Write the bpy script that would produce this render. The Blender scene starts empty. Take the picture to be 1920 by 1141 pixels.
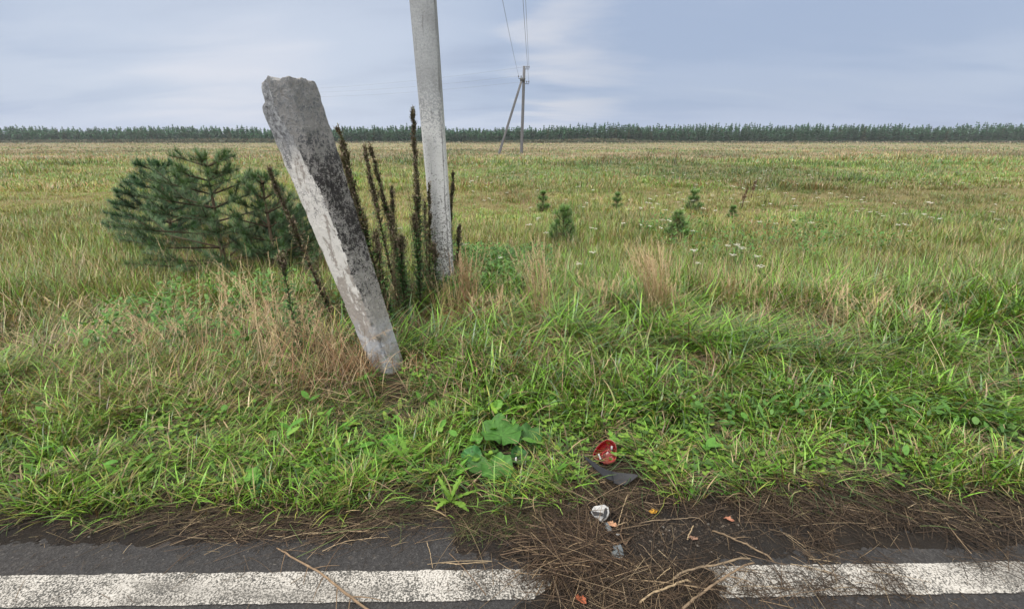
import bpy, math
import numpy as np

# ------------------------------------------------------------------ camera, world, sun, exposure
scene = bpy.context.scene
C = scene.collection
PITCH = math.radians(18.9)
CAM_H = 1.6
FPX = 901.0                                   # focal length in pixels of the 1920 wide photograph

cam_data = bpy.data.cameras.new("camera")
cam_data.sensor_width = 36.0
cam_data.lens = 36.0 * FPX / 1920.0
cam_data.clip_start = 0.05
cam_data.clip_end = 6000.0
cam = bpy.data.objects.new("camera", cam_data)
C.objects.link(cam)
cam.location = (0, 0, CAM_H)
cam.rotation_euler = (math.pi / 2 - PITCH, 0, 0)
scene.camera = cam

scene.view_settings.view_transform = 'Standard'
scene.view_settings.look = 'None'
scene.view_settings.exposure = 0.0
scene.view_settings.gamma = 1.0
scene.view_settings.use_curve_mapping = False
scene.cycles.max_bounces = 8
scene.cycles.diffuse_bounces = 4
scene.cycles.transmission_bounces = 6
scene.cycles.transparent_max_bounces = 8

SUN_ELEV = math.radians(48)
SUN_ROT = math.radians(-150)                  # behind the camera, over the left shoulder


def build_world():
    w = bpy.data.worlds.new("World")
    scene.world = w
    w.use_nodes = True
    nt = w.node_tree
    N, L = nt.nodes, nt.links
    N.clear()
    out = N.new('ShaderNodeOutputWorld')
    tc = N.new('ShaderNodeTexCoord')
    sep = N.new('ShaderNodeSeparateXYZ')
    L.new(tc.outputs['Generated'], sep.inputs[0])

    def math_node(op, a, b=None, clamp=False):
        m = N.new('ShaderNodeMath'); m.operation = op; m.use_clamp = clamp
        for i, v in enumerate((a, b)):
            if v is None:
                continue
            if isinstance(v, (int, float)):
                m.inputs[i].default_value = v
            else:
                L.new(v, m.inputs[i])
        return m.outputs[0]

    z = math_node('MAXIMUM', sep.outputs['Z'], 0.0)
    zz = math_node('ADD', z, 0.16)
    u = math_node('DIVIDE', sep.outputs['X'], zz)
    v = math_node('DIVIDE', sep.outputs['Y'], zz)
    comb = N.new('ShaderNodeCombineXYZ')
    L.new(u, comb.inputs[0]); L.new(v, comb.inputs[1])

    def noise(scale, detail, rough, off, sx=1.0, sy=1.0):
        mp = N.new('ShaderNodeMapping')
        mp.inputs['Location'].default_value = off
        mp.inputs['Scale'].default_value = (sx, sy, 1)
        L.new(comb.outputs[0], mp.inputs[0])
        n = N.new('ShaderNodeTexNoise')
        n.inputs['Scale'].default_value = scale
        n.inputs['Detail'].default_value = detail
        n.inputs['Roughness'].default_value = rough
        n.inputs['Distortion'].default_value = 0.35
        L.new(mp.outputs[0], n.inputs['Vector'])
        return n.outputs['Fac']

    def ramp(fac, stops):
        r = N.new('ShaderNodeValToRGB')
        r.color_ramp.interpolation = 'EASE'
        e = r.color_ramp.elements
        e[0].position, e[0].color = stops[0][0], (*stops[0][1], 1)
        e[1].position, e[1].color = stops[-1][0], (*stops[-1][1], 1)
        for p, c in stops[1:-1]:
            k = e.new(p); k.color = (*c, 1)
        L.new(fac, r.inputs[0])
        return r.outputs[0]

    def mix(fac, a, b, mode='MIX'):
        m = N.new('ShaderNodeMixRGB'); m.blend_type = mode
        for i, q in ((0, fac), (1, a), (2, b)):
            if isinstance(q, (int, float)):
                m.inputs[i].default_value = q
            elif isinstance(q, tuple):
                m.inputs[i].default_value = (*q, 1)
            else:
                L.new(q, m.inputs[i])
        return m.outputs[0]

    sky = N.new('ShaderNodeTexSky')
    sky.sky_type = 'NISHITA'
    sky.sun_disc = False
    sky.sun_elevation = SUN_ELEV
    sky.sun_rotation = SUN_ROT
    sky.air_density = 1.0
    sky.dust_density = 3.0

    # cloud deck: blue grey with paler, slightly pink breaks, brighter towards the zenith (overcast sky)
    n1 = noise(0.42, 3.0, 0.45, (3.1, 0.7, 0), 1.0, 0.8)
    n2 = noise(1.3, 5.0, 0.52, (7.3, 2.2, 0), 0.55, 1.25)
    nn = math_node('ADD', math_node('MULTIPLY', n1, 0.58), math_node('MULTIPLY', n2, 0.42))
    deck = ramp(nn, [(0.33, (2.95, 3.75, 5.7)), (0.46, (3.9, 4.8, 6.8)), (0.58, (4.9, 5.7, 7.5)), (0.70, (6.2, 6.8, 8.1))])

    def blob(dx, dy, dz, lo, hi):
        # a broad bright break in the deck around one direction of the sky
        d = N.new('ShaderNodeVectorMath'); d.operation = 'DOT_PRODUCT'
        L.new(tc.outputs['Generated'], d.inputs[0])
        n = math.sqrt(dx * dx + dy * dy + dz * dz)
        d.inputs[1].default_value = (dx / n, dy / n, dz / n)
        wob = math_node('MULTIPLY', math_node('SUBTRACT', n2, 0.5), 0.045)
        mr = N.new('ShaderNodeMapRange'); mr.interpolation_type = 'SMOOTHSTEP'
        L.new(math_node('ADD', d.outputs['Value'], wob), mr.inputs[0])
        mr.inputs[1].default_value = lo; mr.inputs[2].default_value = hi
        return mr.outputs[0]

    b1 = blob(-0.40, 0.9, 0.16, 0.90, 1.01)
    deck = mix(math_node('MULTIPLY', b1, 0.65), deck, (6.3, 7.0, 8.6))
    b2 = blob(0.125, 1.0, 0.112, 0.991, 1.006)
    deck = mix(math_node('MULTIPLY', b2, 0.85), deck, (6.8, 7.0, 8.0))
    b3 = blob(0.42, 0.9, 0.16, 0.90, 1.0)
    deck = mix(math_node('MULTIPLY', b3, 0.5), deck, (3.1, 4.0, 6.1))
    b4 = blob(-0.52, 1.0, 0.10, 0.985, 1.008)
    deck = mix(math_node('MULTIPLY', b4, 0.6), deck, (7.2, 7.4, 8.6))
    # the horizon band is a touch paler and pinker
    hz = N.new('ShaderNodeMapRange'); hz.interpolation_type = 'SMOOTHSTEP'
    L.new(sep.outputs['Z'], hz.inputs[0])
    hz.inputs[1].default_value = 0.075; hz.inputs[2].default_value = -0.01
    deck = mix(math_node('MULTIPLY', hz.outputs[0], 0.45), deck, (5.4, 6.1, 8.4))
    # zenith brightening
    zr = N.new('ShaderNodeMapRange'); zr.interpolation_type = 'SMOOTHSTEP'
    L.new(sep.outputs['Z'], zr.inputs[0])
    zr.inputs[1].default_value = 0.30; zr.inputs[2].default_value = 0.85
    deck = mix(zr.outputs[0], deck, (25.0, 23.8, 21.8))
    full = mix(0.94, sky.outputs[0], deck)
    full = mix(1.0, full, (1.12, 1.10, 1.03), 'MULTIPLY')
    bg = N.new('ShaderNodeBackground')
    bg.inputs['Strength'].default_value = 0.1
    L.new(full, bg.inputs['Color'])
    L.new(bg.outputs[0], out.inputs['Surface'])


build_world()
sun_data = bpy.data.lights.new("sun", 'SUN')
sun_data.energy = 3.4
sun_data.angle = math.radians(18)
sun_data.color = (1.0, 0.96, 0.89)
sun = bpy.data.objects.new("sun", sun_data)
C.objects.link(sun)
# direction TO the sun
_sd = (math.cos(SUN_ELEV) * math.sin(SUN_ROT), math.cos(SUN_ELEV) * math.cos(SUN_ROT), math.sin(SUN_ELEV))
from mathutils import Vector
sun.rotation_euler = Vector(_sd).to_track_quat('Z', 'Y').to_euler()

# ------------------------------------------------------------------ helpers
SP, CP = math.sin(PITCH), math.cos(PITCH)
rng = np.random.default_rng(7)


def U(a, b, n=None):
    return rng.uniform(a, b, n)


def ray(px, py):
    a, b = (px - 960.0) / FPX, (570.5 - py) / FPX
    return np.array([a, b * SP + CP, b * CP - SP])


def at_y(px, py, Y):
    d = ray(px, py)
    t = Y / d[1]
    return np.array([d[0] * t, Y, CAM_H + d[2] * t])


def _hash(ix, iy, seed):
    with np.errstate(over='ignore'):
        h = (ix.astype(np.int64) * 374761393 + iy.astype(np.int64) * 668265263 + seed * 1442695041) & 0xffffffff
        h = ((h ^ (h >> 13)) * 1274126177) & 0xffffffff
        h = h ^ (h >> 16)
    return (h & 0xffff) / 65535.0


def vn(x, y, seed=0):
    x = np.asarray(x, float); y = np.asarray(y, float)
    ix, iy = np.floor(x), np.floor(y)
    fx, fy = x - ix, y - iy
    fx = fx * fx * (3 - 2 * fx); fy = fy * fy * (3 - 2 * fy)
    a = _hash(ix, iy, seed); b = _hash(ix + 1, iy, seed)
    c = _hash(ix, iy + 1, seed); d = _hash(ix + 1, iy + 1, seed)
    return (a * (1 - fx) + b * fx) * (1 - fy) + (c * (1 - fx) + d * fx) * fy


def fbm(x, y, seed=0, octaves=4):
    s, a, t = 0.0, 0.5, 0.0
    for o in range(octaves):
        s = s + a * vn(np.asarray(x) * 2 ** o, np.asarray(y) * 2 ** o, seed + 17 * o)
        t += a; a *= 0.5
    return s / t


def sst(a, b, x):
    t = np.clip((np.asarray(x, float) - a) / (b - a), 0, 1)
    return t * t * (3 - 2 * t)


ROAD_SLOPE = 0.016


def road_y(x, y):
    return y - ROAD_SLOPE * x


def gh(x, y):
    """height of the natural ground (it dips under the asphalt near the camera)"""
    x = np.asarray(x, float); y = np.asarray(y, float)
    yr = road_y(x, y)
    edge = yr + 0.16 * (fbm(x * 2.6, yr * 2.6, 3) - 0.5) + 0.05 * (vn(x * 14, yr * 14, 5) - 0.5)
    z = -0.035 + 0.052 * sst(1.60, 1.86, edge)
    z = z + sst(1.70, 2.4, yr) * (0.05 * (fbm(x * 1.1, y * 1.1, 11) - 0.5) + 0.02 * (vn(x * 9, y * 9, 12) - 0.5))
    z = z + sst(5.5, 9, y) * sst(60, 30, y) * (0.16 * (fbm(x * 0.7, y * 0.7, 19, 3) - 0.5) + 0.05 * (vn(x * 2.6, y * 2.6, 20) - .5))
    z = z + sst(7, 30, y) * 0.30 * (fbm(x * 0.07, y * 0.07, 21, 3) - 0.5)
    return z


def ground(px, py, lift=0.0):
    d = ray(px, py)
    z = 0.0
    for _ in range(12):
        t = (z + lift - CAM_H) / d[2]
        x, y = d[0] * t, d[1] * t
        z = float(max(gh(x, y), 0.0 if road_y(x, y) < 1.85 else -1))
    return np.array([x, y, z])


class Acc:
    def __init__(self):
        self.v, self.f, self.c, self.m, self.n = [], [], [], [], 0

    def add(self, v, f, col, mi=0):
        v = np.asarray(v, float).reshape(-1, 3)
        f = np.asarray(f, np.int64)
        col = np.asarray(col, float)
        if col.ndim == 1:
            col = np.tile(col, (len(v), 1))
        self.v.append(v); self.c.append(col.reshape(-1, 3))
        self.f.append(f + self.n); self.m.append(np.full(len(f), mi))
        self.n += len(v)

    def build(self, name, mats, parent=None, smooth=True, loc=None):
        v = np.concatenate(self.v)
        if loc is not None:
            v = v - np.asarray(loc)[None]
        me = bpy.data.meshes.new(name)
        me.vertices.add(len(v))
        me.vertices.foreach_set('co', v.astype(np.float32).ravel())
        loops = np.concatenate([f.ravel() for f in self.f]).astype(np.int32)
        sizes = np.concatenate([np.full(len(f), f.shape[1]) for f in self.f]).astype(np.int32)
        starts = np.concatenate([[0], np.cumsum(sizes)[:-1]]).astype(np.int32)
        me.loops.add(len(loops))
        me.loops.foreach_set('vertex_index', loops)
        me.polygons.add(len(sizes))
        me.polygons.foreach_set('loop_start', starts)
        me.polygons.foreach_set('material_index', np.concatenate(self.m).astype(np.int32))
        me.polygons.foreach_set('use_smooth', np.full(len(sizes), smooth))
        at = me.color_attributes.new('Col', 'FLOAT_COLOR', 'POINT')
        c = np.ones((len(v), 4), np.float32)
        c[:, :3] = np.clip(np.concatenate(self.c), 0, 1)
        at.data.foreach_set('color', c.ravel())
        me.update(calc_edges=True)
        for m in (mats if isinstance(mats, (list, tuple)) else [mats]):
            me.materials.append(m)
        o = bpy.data.objects.new(name, me)
        C.objects.link(o)
        if parent is not None:
            o.parent = parent
        elif loc is not None:
            o.location = loc
        return o


def tag(o, label=None, cat=None, group=None, kind=None):
    if label: o['label'] = label
    if cat: o['category'] = cat
    if group: o['group'] = group
    if kind: o['kind'] = kind
    return o


def thing(name, loc, label, cat, group=None):
    o = bpy.data.objects.new(name, None)
    o.empty_display_size = 0.1
    C.objects.link(o)
    o.location = tuple(float(q) for q in loc)
    return tag(o, label, cat, group)


def blades(acc, P, az, L, W, th0, bend, S, c0, c1, curl=0.0, mi=0, prof=None, twist=0.0):
    """many grass blades / leaflets at once: flat tapering strips that arch over"""
    P = np.asarray(P, float); n = len(P)
    if n == 0:
        return
    B = lambda q: np.broadcast_to(np.asarray(q, float), (n,)).copy()
    az, L, W, th0, bend, curl, twist = map(B, (az, L, W, th0, bend, curl, twist))
    c0 = np.broadcast_to(np.asarray(c0, float), (n, 3)); c1 = np.broadcast_to(np.asarray(c1, float), (n, 3))
    pos = P.copy()
    V = np.empty((n, S + 1, 2, 3)); K = np.empty((n, S + 1, 2, 3))
    for i in range(S + 1):
        t = i / S
        ph = th0 + bend * t
        a = az + curl * t
        w = W * ((min(1.0, 0.55 + 2.2 * t) * (1 - t ** 2.4) + 0.05) if prof is None else prof(t)) * 0.5
        sa = a + math.pi / 2
        # side vector, turned about the blade's own axis by twist
        sx = np.cos(sa) * np.cos(twist) - np.cos(a) * np.cos(ph) * np.sin(twist)
        sy = np.sin(sa) * np.cos(twist) - np.sin(a) * np.cos(ph) * np.sin(twist)
        sz = np.sin(ph) * np.sin(twist)
        side = np.stack([sx, sy, sz], 1) * w[:, None]
        V[:, i, 0] = pos - side; V[:, i, 1] = pos + side
        K[:, i, 0] = K[:, i, 1] = c0 * (1 - t) + c1 * t
        st = np.stack([np.sin(ph) * np.cos(a), np.sin(ph) * np.sin(a), np.cos(ph)], 1)
        pos = pos + st * (L / S)[:, None]
        pos[:, 2] = np.maximum(pos[:, 2], P[:, 2] + 0.003 * t) if S > 2 else pos[:, 2]
    base = (np.arange(n) * (S + 1) * 2)[:, None]
    F = []
    for i in range(S):
        q = np.array([2 * i, 2 * i + 1, 2 * i + 3, 2 * i + 2])[None]
        F.append(base + q)
    acc.add(V.reshape(-1, 3), np.concatenate(F), K.reshape(-1, 3), mi)


def straws(acc, P0, P1, sag, r0, r1, S, col, sides=3, mi=0):
    """many thin round stems at once from P0 to P1, bowed sideways by the vectors sag"""
    P0 = np.asarray(P0, float); P1 = np.asarray(P1, float); n = len(P0)
    if n == 0:
        return
    sag = np.broadcast_to(np.asarray(sag, float), (n, 3))
    r0 = np.broadcast_to(np.asarray(r0, float), (n,)); r1 = np.broadcast_to(np.asarray(r1, float), (n,))
    col = np.broadcast_to(np.asarray(col, float), (n, 3))
    d = P1 - P0
    d = d / (np.linalg.norm(d, axis=1, keepdims=True) + 1e-9)
    ref = np.where(np.abs(d[:, 2:3]) > 0.8, np.array([[1.0, 0, 0]]), np.array([[0, 0, 1.0]]))
    u = np.cross(d, ref); u /= (np.linalg.norm(u, axis=1, keepdims=True) + 1e-9)
    w = np.cross(d, u)
    V = np.empty((n, S + 1, sides, 3))
    for i in range(S + 1):
        t = i / S
        c = P0 * (1 - t) + P1 * t + sag * (4 * t * (1 - t))
        r = r0 * (1 - t) + r1 * t
        for k in range(sides):
            a = 2 * math.pi * k / sides
            V[:, i, k] = c + (u * math.cos(a) + w * math.sin(a)) * r[:, None]
    base = (np.arange(n) * (S + 1) * sides)[:, None]
    F = []
    for i in range(S):
        for k in range(sides):
            k2 = (k + 1) % sides
            F.append(base + np.array([i * sides + k, i * sides + k2, (i + 1) * sides + k2, (i + 1) * sides + k])[None])
    acc.add(V.reshape(-1, 3), np.concatenate(F), np.repeat(col, (S + 1) * sides, axis=0), mi)


def tube(acc, pts, radii, col, sides=8, mi=0, cap=True):
    pts = np.asarray(pts, float); n = len(pts)
    radii = np.broadcast_to(np.asarray(radii, float), (n,))
    tan = np.gradient(pts, axis=0)
    tan /= (np.linalg.norm(tan, axis=1, keepdims=True) + 1e-9)
    ref = np.array([1.0, 0, 0]) if abs(tan[0][2]) > 0.7 else np.array([0, 0, 1.0])
    V = []
    for i in range(n):
        u = np.cross(tan[i], ref); u /= np.linalg.norm(u) + 1e-9
        w = np.cross(tan[i], u)
        for k in range(sides):
            a = 2 * math.pi * k / sides
            V.append(pts[i] + (u * math.cos(a) + w * math.sin(a)) * radii[i])
    F = [[i * sides + k, i * sides + (k + 1) % sides, (i + 1) * sides + (k + 1) % sides, (i + 1) * sides + k]
         for i in range(n - 1) for k in range(sides)]
    if cap:
        V += [pts[0], pts[-1]]
        a, b = n * sides, n * sides + 1
        F += [[a, (k + 1) % sides, k, a] for k in range(0)]
        acc.add(np.array(V), np.array(F), col, mi)
        T = [[a, (k + 1) % sides, k] for k in range(sides)] + [[b, (n - 1) * sides + k, (n - 1) * sides + (k + 1) % sides] for k in range(sides)]
        acc.f.append(np.array(T) + acc.n - len(V)); acc.m.append(np.full(len(T), mi))
    else:
        acc.add(np.array(V), np.array(F), col, mi)


def box(acc, c, s, col, mi=0, bev=0.0, rot=None):
    """bevelled box: centre c, full size s"""
    hx, hy, hz = [q / 2 for q in s]
    b = min(bev, hx * .9, hy * .9, hz * .9)
    if b <= 0:
        v = np.array([[x, y, z] for x in (-hx, hx) for y in (-hy, hy) for z in (-hz, hz)])
        f = np.array([[0, 1, 3, 2], [4, 6, 7, 5], [0, 4, 5, 1], [2, 3, 7, 6], [0, 2, 6, 4], [1, 5, 7, 3]])
        if rot is not None: v = v @ np.asarray(rot).T
        acc.add(v + np.asarray(c), f, col, mi)
        return
    ring = [(-hx + b, -hy), (hx - b, -hy), (hx, -hy + b), (hx, hy - b), (hx - b, hy), (-hx + b, hy), (-hx, hy - b), (-hx, -hy + b)]
    inn = [(x * (1 - b / hx), y * (1 - b / hy)) for x, y in ring]
    lv = [(inn, -hz), (ring, -hz + b), (ring, hz - b), (inn, hz)]
    v = np.array([[x, y, z] for r, z in lv for x, y in r])
    f = [[i * 8 + k, i * 8 + (k + 1) % 8, (i + 1) * 8 + (k + 1) % 8, (i + 1) * 8 + k] for i in range(3) for k in range(8)]
    f2 = [[7, 6, 5, 4], [7, 4, 3, 0], [3, 2, 1, 0], [24, 25, 26, 27], [24, 27, 28, 31], [28, 29, 30, 31]]
    if rot is not None: v = v @ np.asarray(rot).T
    acc.add(v + np.asarray(c), np.array(f + f2), col, mi)


# ------------------------------------------------------------------ materials
def new_mat(name):
    m = bpy.data.materials.new(name)
    m.use_nodes = True
    nt = m.node_tree
    return m, nt, nt.nodes, nt.links, nt.nodes['Principled BSDF'], nt.nodes['Material Output']


def mat_attr(name, rough=0.55, transl=0.0, spec=0.4, noise_amt=0.25, noise_scale=60.0, tcol=(1.25, 1.15, 0.55)):
    """colour from the mesh's own colour attribute, gently mottled; thin leaves let some light through"""
    m, nt, N, L, P, out = new_mat(name)
    a = N.new('ShaderNodeAttribute'); a.attribute_name = 'Col'
    col = a.outputs['Color']
    if noise_amt:
        tc = N.new('ShaderNodeTexCoord')
        n = N.new('ShaderNodeTexNoise'); n.inputs['Scale'].default_value = noise_scale; n.inputs['Detail'].default_value = 3
        L.new(tc.outputs['Object'], n.inputs['Vector'])
        mr = N.new('ShaderNodeMapRange')
        mr.inputs[1].default_value = 0.25; mr.inputs[2].default_value = 0.75
        mr.inputs[3].default_value = 1 - noise_amt; mr.inputs[4].default_value = 1 + noise_amt
        L.new(n.outputs['Fac'], mr.inputs[0])
        mx = N.new('ShaderNodeMixRGB'); mx.blend_type = 'MULTIPLY'; mx.inputs[0].default_value = 1
        L.new(col, mx.inputs[1]); L.new(mr.outputs[0], mx.inputs[2])
        col = mx.outputs[0]
    L.new(col, P.inputs['Base Color'])
    P.inputs['Roughness'].default_value = rough
    P.inputs['Specular IOR Level'].default_value = spec
    if transl:
        t = N.new('ShaderNodeBsdfTranslucent')
        mc = N.new('ShaderNodeMixRGB'); mc.blend_type = 'MULTIPLY'; mc.inputs[0].default_value = 1
        L.new(col, mc.inputs[1]); mc.inputs[2].default_value = (*tcol, 1)
        L.new(mc.outputs[0], t.inputs['Color'])
        ms = N.new('ShaderNodeMixShader'); ms.inputs[0].default_value = transl
        L.new(P.outputs[0], ms.inputs[1]); L.new(t.outputs[0], ms.inputs[2])
        L.new(ms.outputs[0], out.inputs['Surface'])
    return m


M = {}
M['grass'] = mat_attr('grass_blade', 0.38, 0.20, 0.55, 0.0)
M['leaf'] = mat_attr('leaf', 0.55, 0.28, 0.28, 0.25, 45)
M['dry'] = mat_attr('dry_stem', 0.7, 0.12, 0.25, 0.0)
M['straw'] = mat_attr('straw', 0.65, 0.0, 0.3, 0.25, 40)
M['needle'] = mat_attr('pine_needle', 0.5, 0.12, 0.4, 0.0)
M['bark'] = mat_attr('bark', 0.85, 0.0, 0.2, 0.3, 80)
M['forest'] = mat_attr('forest_foliage', 0.8, 0.1, 0.1, 0.0)
M['petal'] = mat_attr('petal', 0.7, 0.25, 0.2, 0.0, tcol=(1, 1, 1))
M['dead_leaf'] = mat_attr('dead_leaf', 0.6, 0.15, 0.35, 0.35, 90, tcol=(1, .9, .7))
M['metal'] = mat_attr('dark_metal', 0.6, 0.0, 0.5, 0.2, 30)


def nz(N, L, vec, scale, detail=4, rough=0.55, dist=0.0):
    n = N.new('ShaderNodeTexNoise')
    n.inputs['Scale'].default_value = scale; n.inputs['Detail'].default_value = detail
    n.inputs['Roughness'].default_value = rough; n.inputs['Distortion'].default_value = dist
    L.new(vec, n.inputs['Vector'])
    return n.outputs['Fac']


def rmp(N, L, fac, stops, interp='LINEAR'):
    r = N.new('ShaderNodeValToRGB'); r.color_ramp.interpolation = interp
    e = r.color_ramp.elements
    c4 = lambda c: (*c, 1) if isinstance(c, tuple) else (c, c, c, 1)
    e[0].position, e[0].color = stops[0][0], c4(stops[0][1])
    e[1].position, e[1].color = stops[-1][0], c4(stops[-1][1])
    for p, c in stops[1:-1]:
        k = e.new(p); k.color = c4(c)
    L.new(fac, r.inputs[0])
    return r.outputs[0]


def mixc(N, L, fac, a, b, mode='MIX'):
    m = N.new('ShaderNodeMixRGB'); m.blend_type = mode
    for i, q in ((0, fac), (1, a), (2, b)):
        if isinstance(q, (int, float)): m.inputs[i].default_value = q
        elif isinstance(q, tuple): m.inputs[i].default_value = (*q, 1)
        else: L.new(q, m.inputs[i])
    return m.outputs[0]


def mathn(N, L, op, a, b=0.0, clamp=False):
    m = N.new('ShaderNodeMath'); m.operation = op; m.use_clamp = clamp
    for i, q in ((0, a), (1, b)):
        if isinstance(q, (int, float)): m.inputs[i].default_value = q
        else: L.new(q, m.inputs[i])
    return m.outputs[0]


def mapr(N, L, fac, a, b, c=0.0, d=1.0, smooth=True):
    m = N.new('ShaderNodeMapRange')
    if smooth: m.interpolation_type = 'SMOOTHSTEP'
    L.new(fac, m.inputs[0])
    for i, q in enumerate((a, b, c, d)): m.inputs[i + 1].default_value = q
    return m.outputs[0]


def coords(N, L, scale=(1, 1, 1), src='Object'):
    tc = N.new('ShaderNodeTexCoord')
    mp = N.new('ShaderNodeMapping'); mp.inputs['Scale'].default_value = scale
    L.new(tc.outputs[src], mp.inputs[0])
    return mp.outputs[0]


def bump(N, L, P, h, dist, strength=1.0):
    b = N.new('ShaderNodeBump'); b.inputs['Distance'].default_value = dist; b.inputs['Strength'].default_value = strength
    L.new(h, b.inputs['Height']); L.new(b.outputs[0], P.inputs['Normal'])


def mat_asphalt():
    m, nt, N, L, P, out = new_mat('asphalt')
    v = coords(N, L)
    vo = N.new('ShaderNodeTexVoronoi'); vo.inputs['Scale'].default_value = 150
    L.new(v, vo.inputs['Vector'])
    stone = rmp(N, L, vo.outputs['Color'], [(0.0, (.012, .012, .0135)), (0.55, (.021, .0215, .025)), (0.9, (.036, .0365, .040)), (1.0, (.09, .088, .086))])
    big = nz(N, L, v, 2.2, 5, .6)
    dust = rmp(N, L, big, [(.35, (.8, .8, .82)), (.7, (1.35, 1.28, 1.2))])
    col = mixc(N, L, 1.0, stone, dust, 'MULTIPLY')
    fine = nz(N, L, v, 30, 4, .6)
    col = mixc(N, L, mapr(N, L, fine, .55, .75, 0, .5), col, (.05, .04, .032))
    L.new(col, P.inputs['Base Color'])
    L.new(mapr(N, L, big, .3, .7, .62, .9), P.inputs['Roughness'])
    P.inputs['Specular IOR Level'].default_value = 0.35
    bump(N, L, P, vo.outputs['Distance'], 0.003, 0.9)
    return m


def mat_line():
    m, nt, N, L, P, out = new_mat('road_paint')
    v = coords(N, L)
    vo = N.new('ShaderNodeTexVoronoi'); vo.inputs['Scale'].default_value = 150; vo.inputs['Randomness'].default_value = 1
    L.new(v, vo.inputs['Vector'])
    n2 = nz(N, L, v, 120, 4, .7)
    n3 = nz(N, L, v, 5, 4, .6)
    h = mathn(N, L, 'ADD', mathn(N, L, 'MULTIPLY', vo.outputs['Distance'], 55.0 / 60), mathn(N, L, 'MULTIPLY', mathn(N, L, 'SUBTRACT', n2, 0.5), 1.5))
    h = mathn(N, L, 'ADD', h, mathn(N, L, 'MULTIPLY', mathn(N, L, 'SUBTRACT', n3, 0.5), 1.0))
    col = rmp(N, L, h, [(.16, (.42, .41, .40)), (.40, (.31, .298, .285)), (.58, (.12, .117, .112)), (.80, (.035, .035, .035))])
    film = nz(N, L, coords(N, L, (.6, 5, 1)), 2.0, 5, .6)
    col = mixc(N, L, mapr(N, L, film, .48, .72, 0, .55), col, (.10, .095, .09))
    L.new(col, P.inputs['Base Color'])
    P.inputs['Roughness'].default_value = 0.75
    inv = mathn(N, L, 'SUBTRACT', 1.0, h)
    bump(N, L, P, inv, 0.003, 0.7)
    return m


def mat_soil(name, base=(.013, .0105, .0095), light=(.030, .024, .020), straw=(.10, .073, .046), amt=.30):
    m, nt, N, L, P, out = new_mat(name)
    v = coords(N, L)
    a = nz(N, L, v, 9, 6, .65)
    b = nz(N, L, v, 75, 5, .7)
    col = rmp(N, L, a, [(.3, base), (.7, light)])
    big = nz(N, L, v, 3.0, 4, .6)
    col = mixc(N, L, mapr(N, L, big, .42, .62, 0, .75), col, (.022, .0215, .0235))
    col = mixc(N, L, mapr(N, L, b, .35, .7, 0, .6), col, (.025, .019, .015))
    # crumbs of chopped straw in the soil
    vs = coords(N, L, (30, 110, 60))
    s = nz(N, L, vs, 1.0, 3, .6, .8)
    col = mixc(N, L, mapr(N, L, s, .62, .70, 0, amt), col, straw)
    L.new(col, P.inputs['Base Color'])
    P.inputs['Roughness'].default_value = 0.9
    P.inputs['Specular IOR Level'].default_value = 0.25
    hb = mathn(N, L, 'ADD', mathn(N, L, 'MULTIPLY', b, .6), mathn(N, L, 'MULTIPLY', nz(N, L, v, 240, 3, .7), .4))
    bump(N, L, P, hb, 0.03, 1.0)
    return m


def mat_ground():
    m, nt, N, L, P, out = new_mat('field_ground')
    tc = N.new('ShaderNodeTexCoord')
    sep = N.new('ShaderNodeSeparateXYZ'); L.new(tc.outputs['Object'], sep.inputs[0])
    y = sep.outputs['Y']
    v = coords(N, L)
    a = nz(N, L, v, 9, 6, .65)
    soil = rmp(N, L, a, [(.3, (.015, .012, .009)), (.7, (.034, .027, .018))])
    th = nz(N, L, v, 22, 5, .7)
    thatch = rmp(N, L, th, [(.3, (.06, .05, .024)), (.5, (.12, .105, .045)), (.7, (.20, .165, .08))])
    near = mixc(N, L, mapr(N, L, y, 2.6, 5.5), soil, thatch)
    # far field: drifts of olive, green and pinkish straw, drawn out sideways
    v2 = coords(N, L, (0.02, 0.075, 1))
    f1 = nz(N, L, v2, 1.0, 6, .62, .4)
    v3 = coords(N, L, (0.35, 0.35, 1))
    f2 = nz(N, L, v3, 1.0, 6, .75)
    ff = mathn(N, L, 'ADD', mathn(N, L, 'MULTIPLY', f1, .62), mathn(N, L, 'MULTIPLY', f2, .38))
    far = rmp(N, L, ff, [(.36, (.10, .125, .055)), (.46, (.15, .145, .075)), (.55, (.21, .17, .115)), (.68, (.24, .20, .14))])
    col = mixc(N, L, mapr(N, L, y, 22, 48), near, far)
    L.new(col, P.inputs['Base Color'])
    P.inputs['Roughness'].default_value = 0.95
    P.inputs['Specular IOR Level'].default_value = 0.15
    bump(N, L, P, a, 0.02, 0.6)
    return m


def sheet(name, xs, ys, zf, mat, smooth=True):
    X, Y = np.meshgrid(xs, ys)
    Z = zf(X, Y)
    nx, ny = len(xs), len(ys)
    i = np.arange(nx - 1)[None] + (np.arange(ny - 1) * nx)[:, None]
    F = np.stack([i, i + 1, i + nx + 1, i + nx], -1).reshape(-1, 4)
    a = Acc()
    a.add(np.stack([X, Y, Z], -1).reshape(-1, 3), F, (.5, .5, .5))
    return a.build(name, mat, smooth=smooth)


# ground: one sheet, fine by the road, coarse to the horizon
xs = np.concatenate([-np.geomspace(2500, 12, 34)[:-1], np.linspace(-12, -4, 60)[:-1], np.linspace(-4, 4, 230), np.linspace(4, 12, 60)[1:], np.geomspace(12, 2500, 34)[1:]])
ys = np.concatenate([np.linspace(-400, 1.2, 8), np.linspace(1.25, 2.8, 60), np.linspace(2.86, 9, 80), np.geomspace(9.2, 60, 60), np.geomspace(66, 4000, 26)])
tag(sheet('ground', xs, ys, gh, mat_ground()), kind='structure')

asx = np.linspace(-60, 60, 241)


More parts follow.
